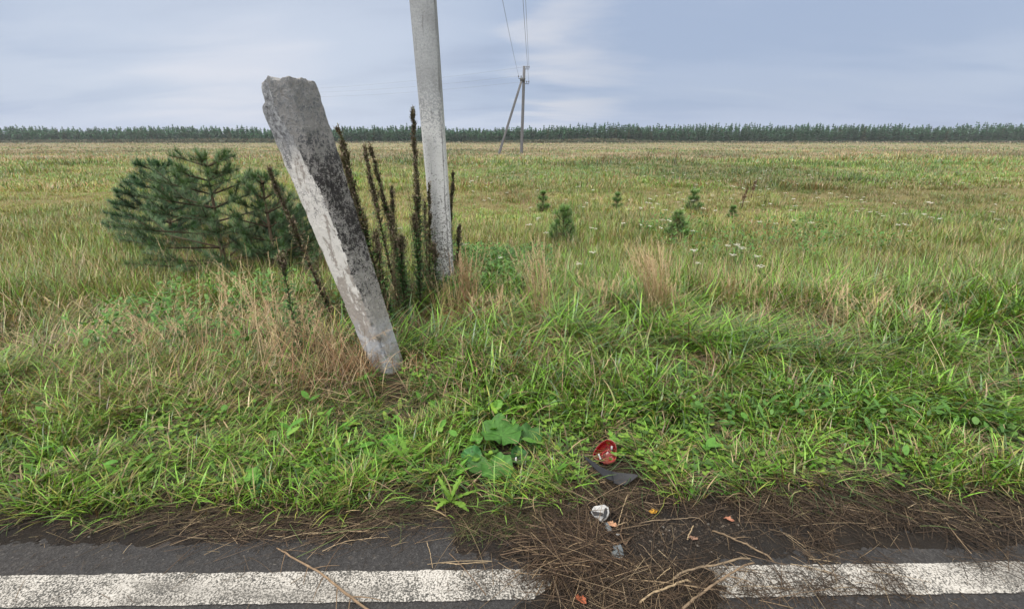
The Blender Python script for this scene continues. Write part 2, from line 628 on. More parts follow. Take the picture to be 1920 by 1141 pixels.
def strip(name, y0, y1, z, mat, nx=asx, ny=4):
    t = np.linspace(0, 1, ny)
    X, T = np.meshgrid(nx, t)
    Y = y0 + (y1 - y0) * T + ROAD_SLOPE * X
    n = len(nx)
    i = np.arange(n - 1)[None] + (np.arange(ny - 1) * n)[:, None]
    F = np.stack([i, i + 1, i + n + 1, i + n], -1).reshape(-1, 4)
    a = Acc(); a.add(np.stack([X, Y, X * 0 + z], -1).reshape(-1, 3), F, (.05, .05, .05))
    return a.build(name, mat)


tag(strip('road', -5.2, 1.98, 0.0, mat_asphalt()), kind='structure')


def line_strip():
    X = np.concatenate([np.linspace(-60, -4, 40)[:-1], np.linspace(-4, 4, 1200), np.linspace(4, 60, 40)[1:]])
    n = len(X)
    e0 = .0035 * (vn(X * 90, X * 0, 31) - .5) + .006 * (vn(X * 21, X * 0, 32) - .5) + .004 * (vn(X * 3, X * 0, 33) - .5)
    e1 = .0035 * (vn(X * 90, X * 0, 34) - .5) + .006 * (vn(X * 21, X * 0, 35) - .5) + .004 * (vn(X * 3, X * 0, 36) - .5)
    V = np.concatenate([np.stack([X, 1.318 + e0 + ROAD_SLOPE * X, X * 0 + .004], 1), np.stack([X, 1.454 + e1 + ROAD_SLOPE * X, X * 0 + .004], 1)])
    i = np.arange(n - 1)
    a = Acc(); a.add(V, np.stack([i, i + 1, i + n + 1, i + n], 1), (.4, .4, .4))
    return a.build('road_line', mat_line())


tag(line_strip(), kind='structure')


def mud_cover(x, yr):
    """0..1: how much soil and chaff lies on the asphalt"""
    x = x + .34 * (fbm(x * 5 + 3, yr * 5, 33) - .5) + .05 * (vn(x * 31, yr * 31, 34) - .5)
    yr = yr + .05 * (fbm(x * 9, yr * 9 + 4, 35) - .5)
    e = sst(1.58, 1.84, yr + 0.10 * (fbm(x * 3, yr * 3, 31) - .5)) * 0.9
    left = sst(-.42, -.62, x) * sst(1.52, 1.66, yr) * .75
    mid = sst(-.35, .02, x) * sst(1.30, 1.02, x) * sst(1.40, 1.56, yr) * .9
    heap = sst(-.02, .14, x) * sst(.86, .66, x) * sst(1.0, 1.22, yr) * 1.0
    right = sst(.6, 1.0, x) * sst(1.46, 1.56, yr) * .7
    return np.clip(np.maximum.reduce([e, left, mid, heap, right]), 0, 1)


def mud_z(X, Y):
    yr = road_y(X, Y)
    m = mud_cover(X, yr)
    n = .5 * fbm(X * 5, Y * 5, 41) + .3 * fbm(X * 17, Y * 17, 42, 3) + .2 * vn(X * 60, Y * 60, 43)
    return -0.016 + 0.040 * m * (0.25 + 1.0 * n) + 0.006 * (vn(X * 95, Y * 95, 44) - .5)


tag(sheet('roadside_mud', np.linspace(-4.5, 4.5, 760), np.linspace(0.95, 2.02, 96), mud_z, mat_soil('mud'), smooth=True), kind='structure')


def top_z(x, y):
    """whatever is uppermost at a point: ground, road, or mud"""
    x = np.asarray(x, float); y = np.asarray(y, float)
    z = np.maximum(gh(x, y), np.where(road_y(x, y) < 1.98, 0.004, -1))
    inside = (y > .95) & (y < 2.02) & (np.abs(x) < 4.5)
    return np.maximum(z, np.where(inside, mud_z(x, y), -1))


def on_top(px, py, lift=0.0):
    d = ray(px, py); z = 0.0
    for _ in range(14):
        t = (z + lift - CAM_H) / d[2]
        z = float(top_z(d[0] * t, d[1] * t))
    return np.array([d[0] * t, d[1] * t, z + lift])


# ------------------------------------------------------------------ leaning concrete post
def mat_post(dark):
    m, nt, N, L, P, out = new_mat('lichen_concrete' if dark else 'whitewashed_concrete')
    tc = N.new('ShaderNodeTexCoord')
    sep = N.new('ShaderNodeSeparateXYZ'); L.new(tc.outputs['Object'], sep.inputs[0])
    z = sep.outputs['Z']
    v = coords(N, L)
    vl = coords(N, L, (1, 1, .28))          # drawn out along the post
    a = nz(N, L, v, 9, 6, .65)
    b = nz(N, L, v, 42, 6, .75)
    c = nz(N, L, v, 190, 4, .7)
    l = nz(N, L, vl, 16, 6, .65, .5)
    if dark:
        col = rmp(N, L, b, [(.30, (.185, .180, .180)), (.5, (.355, .345, .342)), (.70, (.51, .50, .495))])
        col = mixc(N, L, mapr(N, L, z, .95, .35, 0, .5), col, rmp(N, L, b, [(.3, (.34, .325, .31)), (.7, (.52, .50, .48))]))
        # black lichen, thickest in the upper middle, breaking up to blotches below
        band = mapr(N, L, z, .15, 1.15, -.06, .09)
        band = mathn(N, L, 'ADD', band, mapr(N, L, z, 1.35, 1.85, 0, -.10))
        k = mathn(N, L, 'ADD', mathn(N, L, 'ADD', mathn(N, L, 'MULTIPLY', a, .36), mathn(N, L, 'MULTIPLY', b, .68)), band)
        k = mathn(N, L, 'ADD', k, mathn(N, L, 'MULTIPLY', mathn(N, L, 'SUBTRACT', c, .5), .45))
        col = mixc(N, L, mapr(N, L, k, .550, .610, 0, .96), col, (.024, .022, .024))
        col = mixc(N, L, mapr(N, L, mathn(N, L, 'ADD', l, mathn(N, L, 'MULTIPLY', c, .2)), .72, .80, 0, .7), col, (.50, .475, .46))
        # grey lichen bloom near the top
        col = mixc(N, L, mathn(N, L, 'MULTIPLY', mapr(N, L, z, 1.35, 1.8), mapr(N, L, mathn(N, L, 'ADD', mathn(N, L, 'MULTIPLY', b, .6), mathn(N, L, 'MULTIPLY', c, .4)), .42, .56, .15, .8)), col, (.20, .215, .24))
    else:
        col = rmp(N, L, b, [(.3, (.28, .255, .238)), (.55, (.40, .365, .345)), (.75, (.50, .465, .44))])
        wash = mathn(N, L, 'ADD', mathn(N, L, 'MULTIPLY', l, .75), mathn(N, L, 'MULTIPLY', b, .30))
        wash = mathn(N, L, 'ADD', wash, mapr(N, L, z, .35, 1.2, -.085, .045))
        col = mixc(N, L, mapr(N, L, wash, .47, .53), col, (.68, .66, .65))
        chip = mathn(N, L, 'ADD', mathn(N, L, 'MULTIPLY', l, .5), mathn(N, L, 'MULTIPLY', c, .5))
        chip = mathn(N, L, 'ADD', chip, mapr(N, L, z, .6, 1.5, -.06, .05))
        col = mixc(N, L, mapr(N, L, chip, .565, .62, 0, .85), col, (.085, .083, .095))
        col = mixc(N, L, mapr(N, L, z, 1.42, 1.62, 0, .9), col, rmp(N, L, b, [(.38, (.065, .070, .082)), (.50, (.20, .21, .235)), (.64, (.40, .415, .445))]))
    # bluish whitewash splash at the foot
    foot = mathn(N, L, 'MULTIPLY', mapr(N, L, z, .50, .26), mapr(N, L, mathn(N, L, 'ADD', a, mathn(N, L, 'MULTIPLY', c, .35)), .62, .70, 0, .8))
    col = mixc(N, L, foot, col, (.46, .49, .55))
    L.new(col, P.inputs['Base Color'])
    P.inputs['Roughness'].default_value = 0.9
    P.inputs['Specular IOR Level'].default_value = 0.25
    hh = mathn(N, L, 'ADD', mathn(N, L, 'MULTIPLY', b, .7), mathn(N, L, 'MULTIPLY', c, .3))
    bump(N, L, P, hh, 0.026 if dark else 0.014, 1.0)
    return m


def leaning_post():
    B = ground(722, 700)
    B = np.array([B[0], B[1] + 0.10, B[2]])
    T = at_y(537, 166, B[1] - 0.30)
    axis = T - B; Ln = np.linalg.norm(axis); axis /= Ln
    # cross directions: one corner towards the camera
    to_cam = -np.array([B[0], B[1], 0]); to_cam /= np.linalg.norm(to_cam)
    f = to_cam - axis * to_cam.dot(axis); f /= np.linalg.norm(f)          # towards the camera
    s = np.cross(axis, f)                                                # sideways
    if s[0] < 0: s = -s                                                  # to the right in the picture
    tw = math.radians(5)
    f, s = f * math.cos(tw) + s * math.sin(tw), s * math.cos(tw) - f * math.sin(tw)
    nside, nz_ = 22, 210
    loop = []
    corners = [(0, 1), (1, 0), (0, -1), (-1, 0)]                         # (s, f): front, right, back, left
    for q in range(4):
        a, b = np.array(corners[q], float), np.array(corners[(q + 1) % 4], float)
        for k in range(nside):
            loop.append(a + (b - a) * k / nside)
    loop = np.array(loop)
    n = len(loop)
    # knock the arrises off
    r = np.abs(loop).max(1)
    loop *= (1 - 0.10 * sst(.86, 1.0, r))[:, None]
    ang = np.arctan2(loop[:, 0], loop[:, 1])
    # broken top: cut height varies round the section
    topoff = np.interp(ang, [-math.pi, -2.3, -1.98, -1.90, -1.57, -1.22, -1.15, -.9, -.5, -.35, 0, .5, .62, 1.1, 1.45, 1.57, 1.8, 2.4, math.pi],
                       [.050, .065, .045, -.050, -.065, -.055, .025, .055, .068, .050, .048, .046, .032, .028, .005, -.012, .010, .028, .040])
    topoff = topoff + .005 * np.sin(ang * 9) + .003 * np.sin(ang * 23 + 1)
    V = np.empty((nz_, n, 3)); Kc = np.zeros((nz_, n, 3))
    for i in range(nz_):
        t = i / (nz_ - 1)
        h = -0.35 + (Ln + 0.35) * t
        half = 0.124 + (0.178 - 0.124) * np.clip(h / Ln, 0, 1)
        hh = h + topoff * sst(.80, 1.0, t)
        p = loop * half
        # rough cast surface: pits, drips and chipped corners
        u = ang * 1.1
        d = 0.010 * (fbm(u * 3 + 40, hh * 4, 51) - .5) + 0.011 * (fbm(u * 16, hh * 17, 52, 3) - .5)
        d += np.where(loop[:, 0] > .1, .014 * (fbm(u * 30, hh * 30, 53, 3) - .5), 0)
        d -= 0.022 * sst(.68, .80, fbm(u * 4 + 9, hh * 5.5, 54)) * sst(.72, .95, r)
        p = p * (1 + d / half)[:, None]
        # rounding of the broken head
        p = p * (1 - .025 * sst(.99, 1.0, t))
        V[i] = B + axis * hh[:, None] + s * p[:, :1] + f * p[:, 1:]
    F = [[i * n + k, i * n + (k + 1) % n, (i + 1) * n + (k + 1) % n, (i + 1) * n + k] for i in range(nz_ - 1) for k in range(n)]
    # left and back faces are whitewashed, right ones lichened
    mi = np.array([(0 if k < 2 * nside else 1) for i in range(nz_ - 1) for k in range(n)])
    vv = V.reshape(-1, 3)
    a = Acc()
    F = np.array(F)
    # frayed boundary between the two faces
    kk = np.array([k for i in range(nz_ - 1) for k in range(n)]); ii = np.array([i for i in range(nz_ - 1) for k in range(n)])
    fr = (vn(ii * .13, kk * 0 + 3.3, 60) * 2 + vn(ii * .5, kk * 0 + 1.7, 61) * 1.5)
    upper = sst(.70, .95, ii / nz_) * 8
    mi = np.where((kk >= n - np.round(fr + upper)) | (kk < 2 * nside), 0, 1)
    for mm in (0, 1):
        pass
    a.v.append(vv); a.c.append(np.full((len(vv), 3), .4)); a.f.append(F); a.m.append(mi); a.n = len(vv)
    # cap over the broken head
    rings = [V[-1]]
    ctr = V[-1].mean(0) + axis * .018
    for q, w in enumerate((.80, .45, .15)):
        rr = ctr + (V[-1] - ctr) * w
        rr = rr + axis * (.020 * (fbm(loop[:, 0] * 4 + q, loop[:, 1] * 4, 55) - .5))[:, None] + axis * .006 * (1 - w)
        rings.append(rr)
    cv = np.concatenate(rings + [ctr[None] + axis * .008])
    cf = [[q * n + k, q * n + (k + 1) % n, (q + 1) * n + (k + 1) % n, (q + 1) * n + k] for q in range(3) for k in range(n)]
    a.add(cv, np.array(cf), (.4, .4, .4), 0)
    tri = np.array([[3 * n + k, 3 * n + (k + 1) % n, 4 * n] for k in range(n)]) + (a.n - len(cv))
    a.f.append(tri); a.m.append(np.zeros(len(tri), int))
    o = a.build('concrete_post', [mat_post(True), mat_post(False)], loc=B)
    tag(o, 'thick broken concrete post leaning left out of the grass, blotched with black lichen', 'concrete post')


leaning_post()


# ------------------------------------------------------------------ power line
def mat_pole(whitewash):
    m, nt, N, L, P, out = new_mat('pole_concrete')
    tc = N.new('ShaderNodeTexCoord')
    sep = N.new('ShaderNodeSeparateXYZ'); L.new(tc.outputs['Object'], sep.inputs[0])
    v = coords(N, L); vl = coords(N, L, (1, 1, .12))
    a = nz(N, L, v, 5, 5, .6); b = nz(N, L, v, 60, 5, .7); l = nz(N, L, vl, 30, 5, .65, .4)
    col = rmp(N, L, b, [(.3, (.22, .232, .25)), (.55, (.31, .325, .345)), (.75, (.39, .405, .425))])
    col = mixc(N, L, mapr(N, L, a, .35, .7, 0, .35), col, (.15, .15, .158))
    if whitewash:
        k = mathn(N, L, 'ADD', mapr(N, L, sep.outputs['Z'], 2.5, .9, .05, .95), mathn(N, L, 'MULTIPLY', mathn(N, L, 'SUBTRACT', b, .5), 1.6))
        col = mixc(N, L, mapr(N, L, k, .25, .75, 0, .85), col, (.56, .565, .58))
        chip = mathn(N, L, 'ADD', mapr(N, L, sep.outputs['Z'], 2.0, .2, -.05, .105), b)
        col = mixc(N, L, mapr(N, L, chip, .575, .63, 0, .85), col, (.09, .085, .08))
    if not whitewash:
        col = mixc(N, L, 1.0, col, (.40, .39, .40), 'MULTIPLY')
    # long cracks and rust-dark drips
    x = mathn(N, L, 'ABSOLUTE', mathn(N, L, 'ADD', mathn(N, L, 'SUBTRACT', sep.outputs['X'], .055), mathn(N, L, 'MULTIPLY', mathn(N, L, 'SUBTRACT', l, .5), .05)))
    crack = mathn(N, L, 'MULTIPLY', mapr(N, L, x, .010, .002), mapr(N, L, nz(N, L, vl, 9, 3), .42, .58))
    if whitewash:
        col = mixc(N, L, mathn(N, L, 'MULTIPLY', crack, .75), col, (.12, .12, .125))
    col = mixc(N, L, mapr(N, L, l, .60, .72, 0, .6), col, (.085, .085, .09))
    L.new(col, P.inputs['Base Color'])
    P.inputs['Roughness'].default_value = 0.85
    P.inputs['Specular IOR Level'].default_value = 0.25
    bump(N, L, P, b, 0.004, 0.8)
    return m


M['pole_near'] = mat_pole(True)
M['pole_far'] = mat_pole(False)
M['glass_insulator'] = mat_attr('insulator', 0.3, 0, 0.5, 0.0)


def section_shaft(acc, p0, p1, h0, h1, face=0.0, col=(.4, .4, .4), n=12):
    """square concrete shaft with chamfered arrises from p0 to p1; face turns it about its axis"""
    p0 = np.asarray(p0, float); p1 = np.asarray(p1, float)
    ax = p1 - p0; ax /= np.linalg.norm(ax)
    u = np.array([math.cos(face), math.sin(face), 0.0]); u -= ax * u.dot(ax); u /= np.linalg.norm(u)
    w = np.cross(ax, u)
    c = .82
    lp = [(-c, -1), (c, -1), (1, -c), (1, c), (c, 1), (-c, 1), (-1, c), (-1, -c)]
    V = []
    for i in range(n):
        t = i / (n - 1); h = h0 * (1 - t) + h1 * t
        for x, y in lp:
            V.append(p0 + (p1 - p0) * t + u * x * h + w * y * h)
    V.append(p1)
    F = [[i * 8 + k, i * 8 + (k + 1) % 8, (i + 1) * 8 + (k + 1) % 8, (i + 1) * 8 + k] for i in range(n - 1) for k in range(8)]
    acc.add(np.array(V), np.array(F), col)
    T = np.array([[(n - 1) * 8 + k, (n - 1) * 8 + (k + 1) % 8, n * 8] for k in range(8)])
    acc.f.append(T + acc.n - len(V)); acc.m.append(np.zeros(8, int))


DARK = (.05, .052, .055)


def insulator(parent, tip, root):
    """pin insulator: steel hook with a small ribbed cup"""
    a = Acc()
    tube(a, [root, root + (tip - root) * [1, 1, 0.0], tip], [.014, .014, .012], DARK, 6)
    o = a.build('insulator', M['metal'], root_of(parent), loc=None)
    a2 = Acc()
    z = np.array([0, .02, .05, .08, .10, .13, .15]); r = np.array([.03, .055, .05, .055, .04, .045, .02])
    tube(a2, [tip + np.array([0, 0, q]) for q in z], r, (.10, .10, .11), 8)
    a2.build('insulator_cup', M['glass_insulator'], o)
    return tip + np.array([0, 0, .10])


_ROOT = {}


def root_of(p):
    return p


def local(acc, name, mat, parent, origin):
    o = acc.build(name, mat, None)
    me = o.data
    n = len(me.vertices)
    co = np.empty(n * 3, np.float32); me.vertices.foreach_get('co', co)
    co = co.reshape(-1, 3) - np.asarray(origin, np.float32)
    me.vertices.foreach_set('co', co.ravel()); me.update()
    o.parent = parent
    return o


def pole_hardware(root, origin, top, side, spec):
    """crossarms and insulators; returns the world points where wires are tied"""
    ties = []
    for dz, sgn, ln in spec:
        c = top + np.array([0, 0, dz])
        e = c + side * sgn * ln
        a = Acc(); tube(a, [c - side * sgn * .16, e], .035, DARK, 6)
        bkt = local(a, 'crossarm', M['metal'], root, origin)
        for q in (1.0, .55):
            b = c + side * sgn * ln * q
            a = Acc(); tube(a, [b, b + np.array([0, 0, .16])], .016, DARK, 6)
            pin = local(a, 'insulator_pin', M['metal'], root, origin)
            a = Acc()
            zz = np.array([.14, .16, .21, .25, .28, .33, .35]); rr = np.array([.03, .07, .06, .075, .05, .055, .02])
            tube(a, [b + np.array([0, 0, k]) for k in zz], rr, (.09, .09, .10), 8)
            local(a, 'insulator', M['glass_insulator'], pin, origin)
            if q == 1.0: ties.append(b + np.array([0, 0, .30]))
    return ties


# near pole: the line comes over our heads to its top
nb = ground(837, 552)
nt_low = at_y(793.5, 0, nb[1] - 0.16)
ndir = (nt_low - nb) / (nt_low[2] - nb[2])
ntop = nb + ndir * 9.6
near_pole = thing('power_pole', nb, 'tall whitewashed concrete power pole rising out of the frame behind the leaning post', 'power pole')
a = Acc(); section_shaft(a, nb - ndir * .5, nb + ndir * 3.2, .094, .112, math.radians(4), n=24); section_shaft(a, nb + ndir * 3.2, ntop, .112, .104, math.radians(4), n=20)
local(a, 'pole_shaft', M['pole_near'], near_pole, nb)
sideN = np.array([1.0, -0.05, 0])
near_ties = pole_hardware(near_pole, nb, ntop, sideN, [(-.25, 1, .62), (-.25, -1, .62), (-.85, 1, .5)])

# far pole with its brace
fb = at_y(977.5, 292, 62.0); fb[2] = float(gh(fb[0], fb[1]))
ft = at_y(983.0, 124, 62.0)
far_pole = thing('power_pole', fb, 'distant dark power pole with a slanting brace standing alone in the field', 'power pole')
a = Acc(); section_shaft(a, fb - [0, 0, .4], ft, .155, .125, math.radians(20), n=6)
local(a, 'pole_shaft', M['pole_far'], far_pole, fb)
br0 = at_y(934, 292, 61.5); br0[2] = float(gh(br0[0], br0[1])) - .3
br1 = at_y(978.5, 150, 61.85)
a = Acc(); section_shaft(a, br0, br1, .150, .125, 0, n=6)
local(a, 'brace', M['pole_far'], far_pole, fb)
a = Acc(); box(a, br1 + [.06, .1, .05], (.55, .5, .36), DARK, bev=.05)
local(a, 'clamp', M['metal'], far_pole, fb)
sideF = np.array([1.0, 0.1, 0])
far_ties = pole_hardware(far_pole, fb, ft, sideF, [(-.32, 1, .55), (-1.35, -1, .65), (-1.9, 1, .55)])

# third pole, hidden from here by the leaning post, that takes the faint wires on the left
tb = np.array([fb[0] - 41.0, fb[1] + 28.0, 0.0]); tb[2] = float(gh(tb[0], tb[1]))
tt = tb + np.array([0, 0, 9.7])
third = thing('power_pole', tb, 'far power pole hidden behind the leaning post', 'power pole')
a = Acc(); section_shaft(a, tb - [0, 0, .4], tt, .15, .12, .3, n=6)
local(a, 'pole_shaft', M['pole_far'], third, tb)
third_ties = pole_hardware(third, tb, tt, np.array([.56, .83, 0]), [(-.3, 1, .5), (-.9, -1, .5), (-1.5, 1, .5)])


def wire(p, q, sag, r, label, col=(.10, .105, .115)):
    n = 40
    t = np.linspace(0, 1, n)[:, None]
    pts = p * (1 - t) + q * t
    pts[:, 2] -= (4 * t * (1 - t))[:, 0] * sag
    a = Acc(); tube(a, pts - p, r, col, 6)
    o = a.build('power_wire', M['metal']); o.location = p
    tag(o, label, 'wire', 'wires of the power line')


order = [(1, 1, 'leftmost overhead power wire rising from the distant pole past the top of the picture'),
         (0, 0, 'outer right power wire rising from the distant pole to the top edge'),
         (2, 2, 'inner right power wire close beside another, rising from the distant pole')]
for i, j, lab in order:
    wire(far_ties[i], near_ties[j], .5, .011, lab)
for i, lab in enumerate(('upper of three faint wires running left from the distant pole',
                         'middle of three faint wires running left from the distant pole',
                         'lowest of three faint wires running left from the distant pole')):
    wire(far_ties[i], third_ties[i], .45, .008, lab, (.2, .21, .24))

# ------------------------------------------------------------------ far wood along the horizon (one mass)
def far_wood():
    a = Acc()
    for row, (d0, hs) in enumerate(((268, .80), (274, .95), (281, 1.0), (289, 1.05), (298, 1.08))):
        x = np.arange(-345, 345, 1.45) + U(-.7, .7, len(np.arange(-345, 345, 1.45)))
        y = d0 + U(-2.5, 2.5, len(x)) + 10 * (fbm(x * .02, x * 0 + row, 71) - .5)
        px = 960 + x / y * 951
        env = np.interp(px, [0, 300, 480, 600, 690, 760, 840, 900, 940, 1000, 1040, 1120, 1180, 1260, 1330, 1440, 1700, 1920],
                        [8.1, 8.0, 7.9, 8.2, 8.5, 8.9, 8.2, 7.4, 7.2, 7.6, 8.2, 8.5, 8.9, 8.9, 9.2, 8.5, 8.8, 8.6])
        h = env * hs * (U(.80, 1.08, len(x)) + .22 * (vn(x * .22, x * 0, 73 + row) - .5) + .12 * (vn(x * .06, x * 0, 74) - .5))
        h += np.where(U(0, 1, len(x)) > .9, U(.4, 1.2, len(x)), 0)
        h *= .84 + .34 * fbm(x * .018 + 7, x * 0 + 2.5, 76, 3) + .05 * sst(900, 1300, px)
        z0 = gh(x, y)
        n = len(x)
        hue = U(0, 1, n)[:, None]
        base = np.array([.030, .100, .056]) * (1 - hue) + np.array([.050, .135, .066]) * hue
        base = base * U(.8, 1.25, n)[:, None]
        # a few pale birches among the conifers
        bir = (U(0, 1, n) > .965) & (row < 2)
        base[bir] = (.075, .11, .055)
        straws(a, np.stack([x, y, z0], 1), np.stack([x, y, z0 + h * .95], 1), 0, .10, .03, 1, (.07, .06, .05), 3)
        LV = 8
        for l in range(LV):
            t = (l + .3) / LV
            for k in range(6):
                az = U(0, 2 * math.pi, n)
                r = (1 - t) ** .55 * U(.8, 1.4, n) * 1.35 + .18
                p = np.stack([x, y, z0 + h * (.10 + .88 * t) + U(-.2, .2, n)], 1)
                blades(a, p, az, r * 1.25, r * 1.35, U(.9, 1.5, n), .6, 1, base * U(.75, 1.2, n)[:, None], base * 1.15, prof=lambda q: 1.0 - .75 * q)
        tip = np.stack([x, y, z0 + h * .84], 1)
        blades(a, tip, U(0, 6.28, n), h * .17, .42, 0, 0, 1, base, base, prof=lambda q: 1 - .9 * q)
        blades(a, tip, U(0, 6.28, n), h * .17, .42, 0, 0, 1, base, base, prof=lambda q: 1 - .9 * q)
    o = a.build('distant_forest', M['forest'])
    tag(o, 'long dark green belt of conifers along the horizon behind the field', 'forest', kind='stuff')
    # low brown scrub in front of the wood
    a = Acc()
    n = 2600
    x = U(-330, 330, n); y = U(248, 264, n)
    px = 960 + x / y * 951
    dens = np.interp(px, [0, 480, 560, 700, 820, 900, 960, 1060, 1100, 1160, 1230, 1920], [.5, .8, .6, .25, .3, .5, .9, .9, .9, .8, .25, .3])
    keep = U(0, 1, n) < dens * (.4 + .9 * vn(x * .08, y * .1, 75))
    x, y, px = x[keep], y[keep], px[keep]
    n = len(x)
    hgt = np.interp(px, [0, 480, 560, 700, 940, 1000, 1060, 1120, 1190, 1300, 1920], [1.4, 2.2, 1.5, 1.0, 1.1, 1.7, 1.7, 2.4, 1.6, 1.0, 1.2])
    for k in range(16):
        c = np.where(U(0, 1, n)[:, None] > .5, np.array([[.085, .075, .050]]), np.array([[.060, .080, .045]])) * U(.7, 1.3, n)[:, None]
        p = np.stack([x + U(-1.4, 1.4, n), y + U(-1, 1, n), gh(x, y) + hgt * U(0, .8, n)], 1)
        blades(a, p, U(0, 6.28, n), hgt * U(.2, .5, n), .55, U(0, 1.2, n), .6, 1, c, c, prof=lambda q: 1 - .6 * q)
    o = a.build('distant_scrub', M['forest'])
    tag(o, 'low brownish scrub at the foot of the distant wood', 'scrub', kind='stuff')


far_wood()

# ------------------------------------------------------------------ grass
LUSH = np.array([.150, .315, .032]); MID = np.array([.098, .195, .032]); DEEP = np.array([.040, .092, .024])
YEL = np.array([.215, .230, .050]); OLIVE = np.array([.185, .165, .062]); BLUE = np.array([.105, .185, .095])
TAN = np.array([.335, .250, .150]); STRAW = np.array([.43, .345, .215]); RUST = np.array([.235, .125, .062]); BROWN = np.array([.115, .075, .042])


def pick(w, n, ix=None, share=.62):
    """choose a palette row per blade from weights {name: array}; blades of a tuft mostly agree"""
    u = U(0, 1, n)
    if ix is not None:
        ut = U(0, 1, int(ix.max()) + 1)
        u = np.where(U(0, 1, n) < share, np.clip(ut[ix] + rng.normal(0, .03, n), 0, .9999), u)
    keys = list(w)
    W = np.stack([np.broadcast_to(np.asarray(w[k][1], float), (n,)) for k in keys])
    W = np.clip(W, 0, None); W = np.cumsum(W / W.sum(0), 0)
    idx = (u[None] > W).sum(0).clip(0, len(keys) - 1)
    pal = np.stack([w[k][0] for k in keys])
    return pal[idx]


def tufts(n, y0, y1, per, spread, power=2.0, margin=1.16, extra=.45):
    """tuft centres spread over the wedge the camera sees (a little wider), then blades round each"""
    u = U(0, 1, n)
    if power == 1.0:
        y = y0 * (y1 / y0) ** u
    else:
        q = 1 - power + 1
        y = (y0 ** q + u * (y1 ** q - y0 ** q)) ** (1 / q) if abs(q) > 1e-6 else y0 * (y1 / y0) ** u
    half = (y * .95 + .55) * 1.07 * margin
    x = U(-1, 1, n) * (half + extra * (y < 9))
    ix = np.repeat(np.arange(n), per)
    m = len(ix)
    rr = spread * np.sqrt(U(0, 1, m)) * (1 if np.isscalar(spread) else 1)
    aa = U(0, 6.283, m)
    bx = x[ix] + rr * np.cos(aa); by = y[ix] + rr * np.sin(aa)
    return x, y, ix, bx, by, aa


POSTXY = ground(722, 690)[:2]


KEEP = []
for _px, _py, _r in ((1130, 868, .12), (1135, 880, .10), (1150, 895, .10), (1175, 892, .09), (1165, 905, .09), (1110, 875, .06), (945, 850, .09), (922, 900, .09), (985, 845, .06), (955, 872, .08),
                     (893, 842, .04), (884, 872, .05), (845, 945, .09), (770, 880, .06), (748, 905, .05), (1126, 966, .05), (697, 920, .03), (733, 846, .04),
                     (738, 712, .10), (715, 700, .10), (755, 690, .08), (735, 730, .11), (700, 690, .07), (740, 755, .09)):
    _g = ground(_px, _py)
    KEEP.append((_g[0], _g[1], _r))


def clear_of_post(x, y):
    ok = (np.hypot(x - nb[0], y - nb[1]) > .15)
    for kx, ky, kr in KEEP:
        # cleared a little further on the near side, where blades would lean over the thing
        dy = y - ky
        q = np.hypot(x - kx, np.where(dy < 0, dy * .62, dy)) < kr
        ok &= ~(q & (U(0, 1, len(x)) < .93))
    return ok


def low(x, y):
    """grass trodden lower in front of the leaning post and, less so, along the road side"""
    q = np.hypot((x - POSTXY[0] - .08) / .62, (y - POSTXY[1] + .42) / .52)
    f = .30 + .70 * sst(.55, 1.15, q)
    q = np.hypot((x - nb[0]) / .5, (y - nb[1] + .35) / .5)
    return f * (.85 + .15 * sst(.5, 1.1, q))


def flow(x, y):
    """which way the wind-laid grass leans"""
    return 6.283 * (vn(x * .55, y * .55, 81) * .9 + .55) - 1.2


def px_of(x, y):
    return 960 + x / (y * CP + CAM_H * SP) * FPX


def tips(c1, share):
    """some blades die back from the tip"""
    k = U(0, 1, len(c1)) < share
    c1 = c1.copy(); c1[k] = (TAN * U(.6, 1.0, (int(k.sum()), 1)))
    return c1


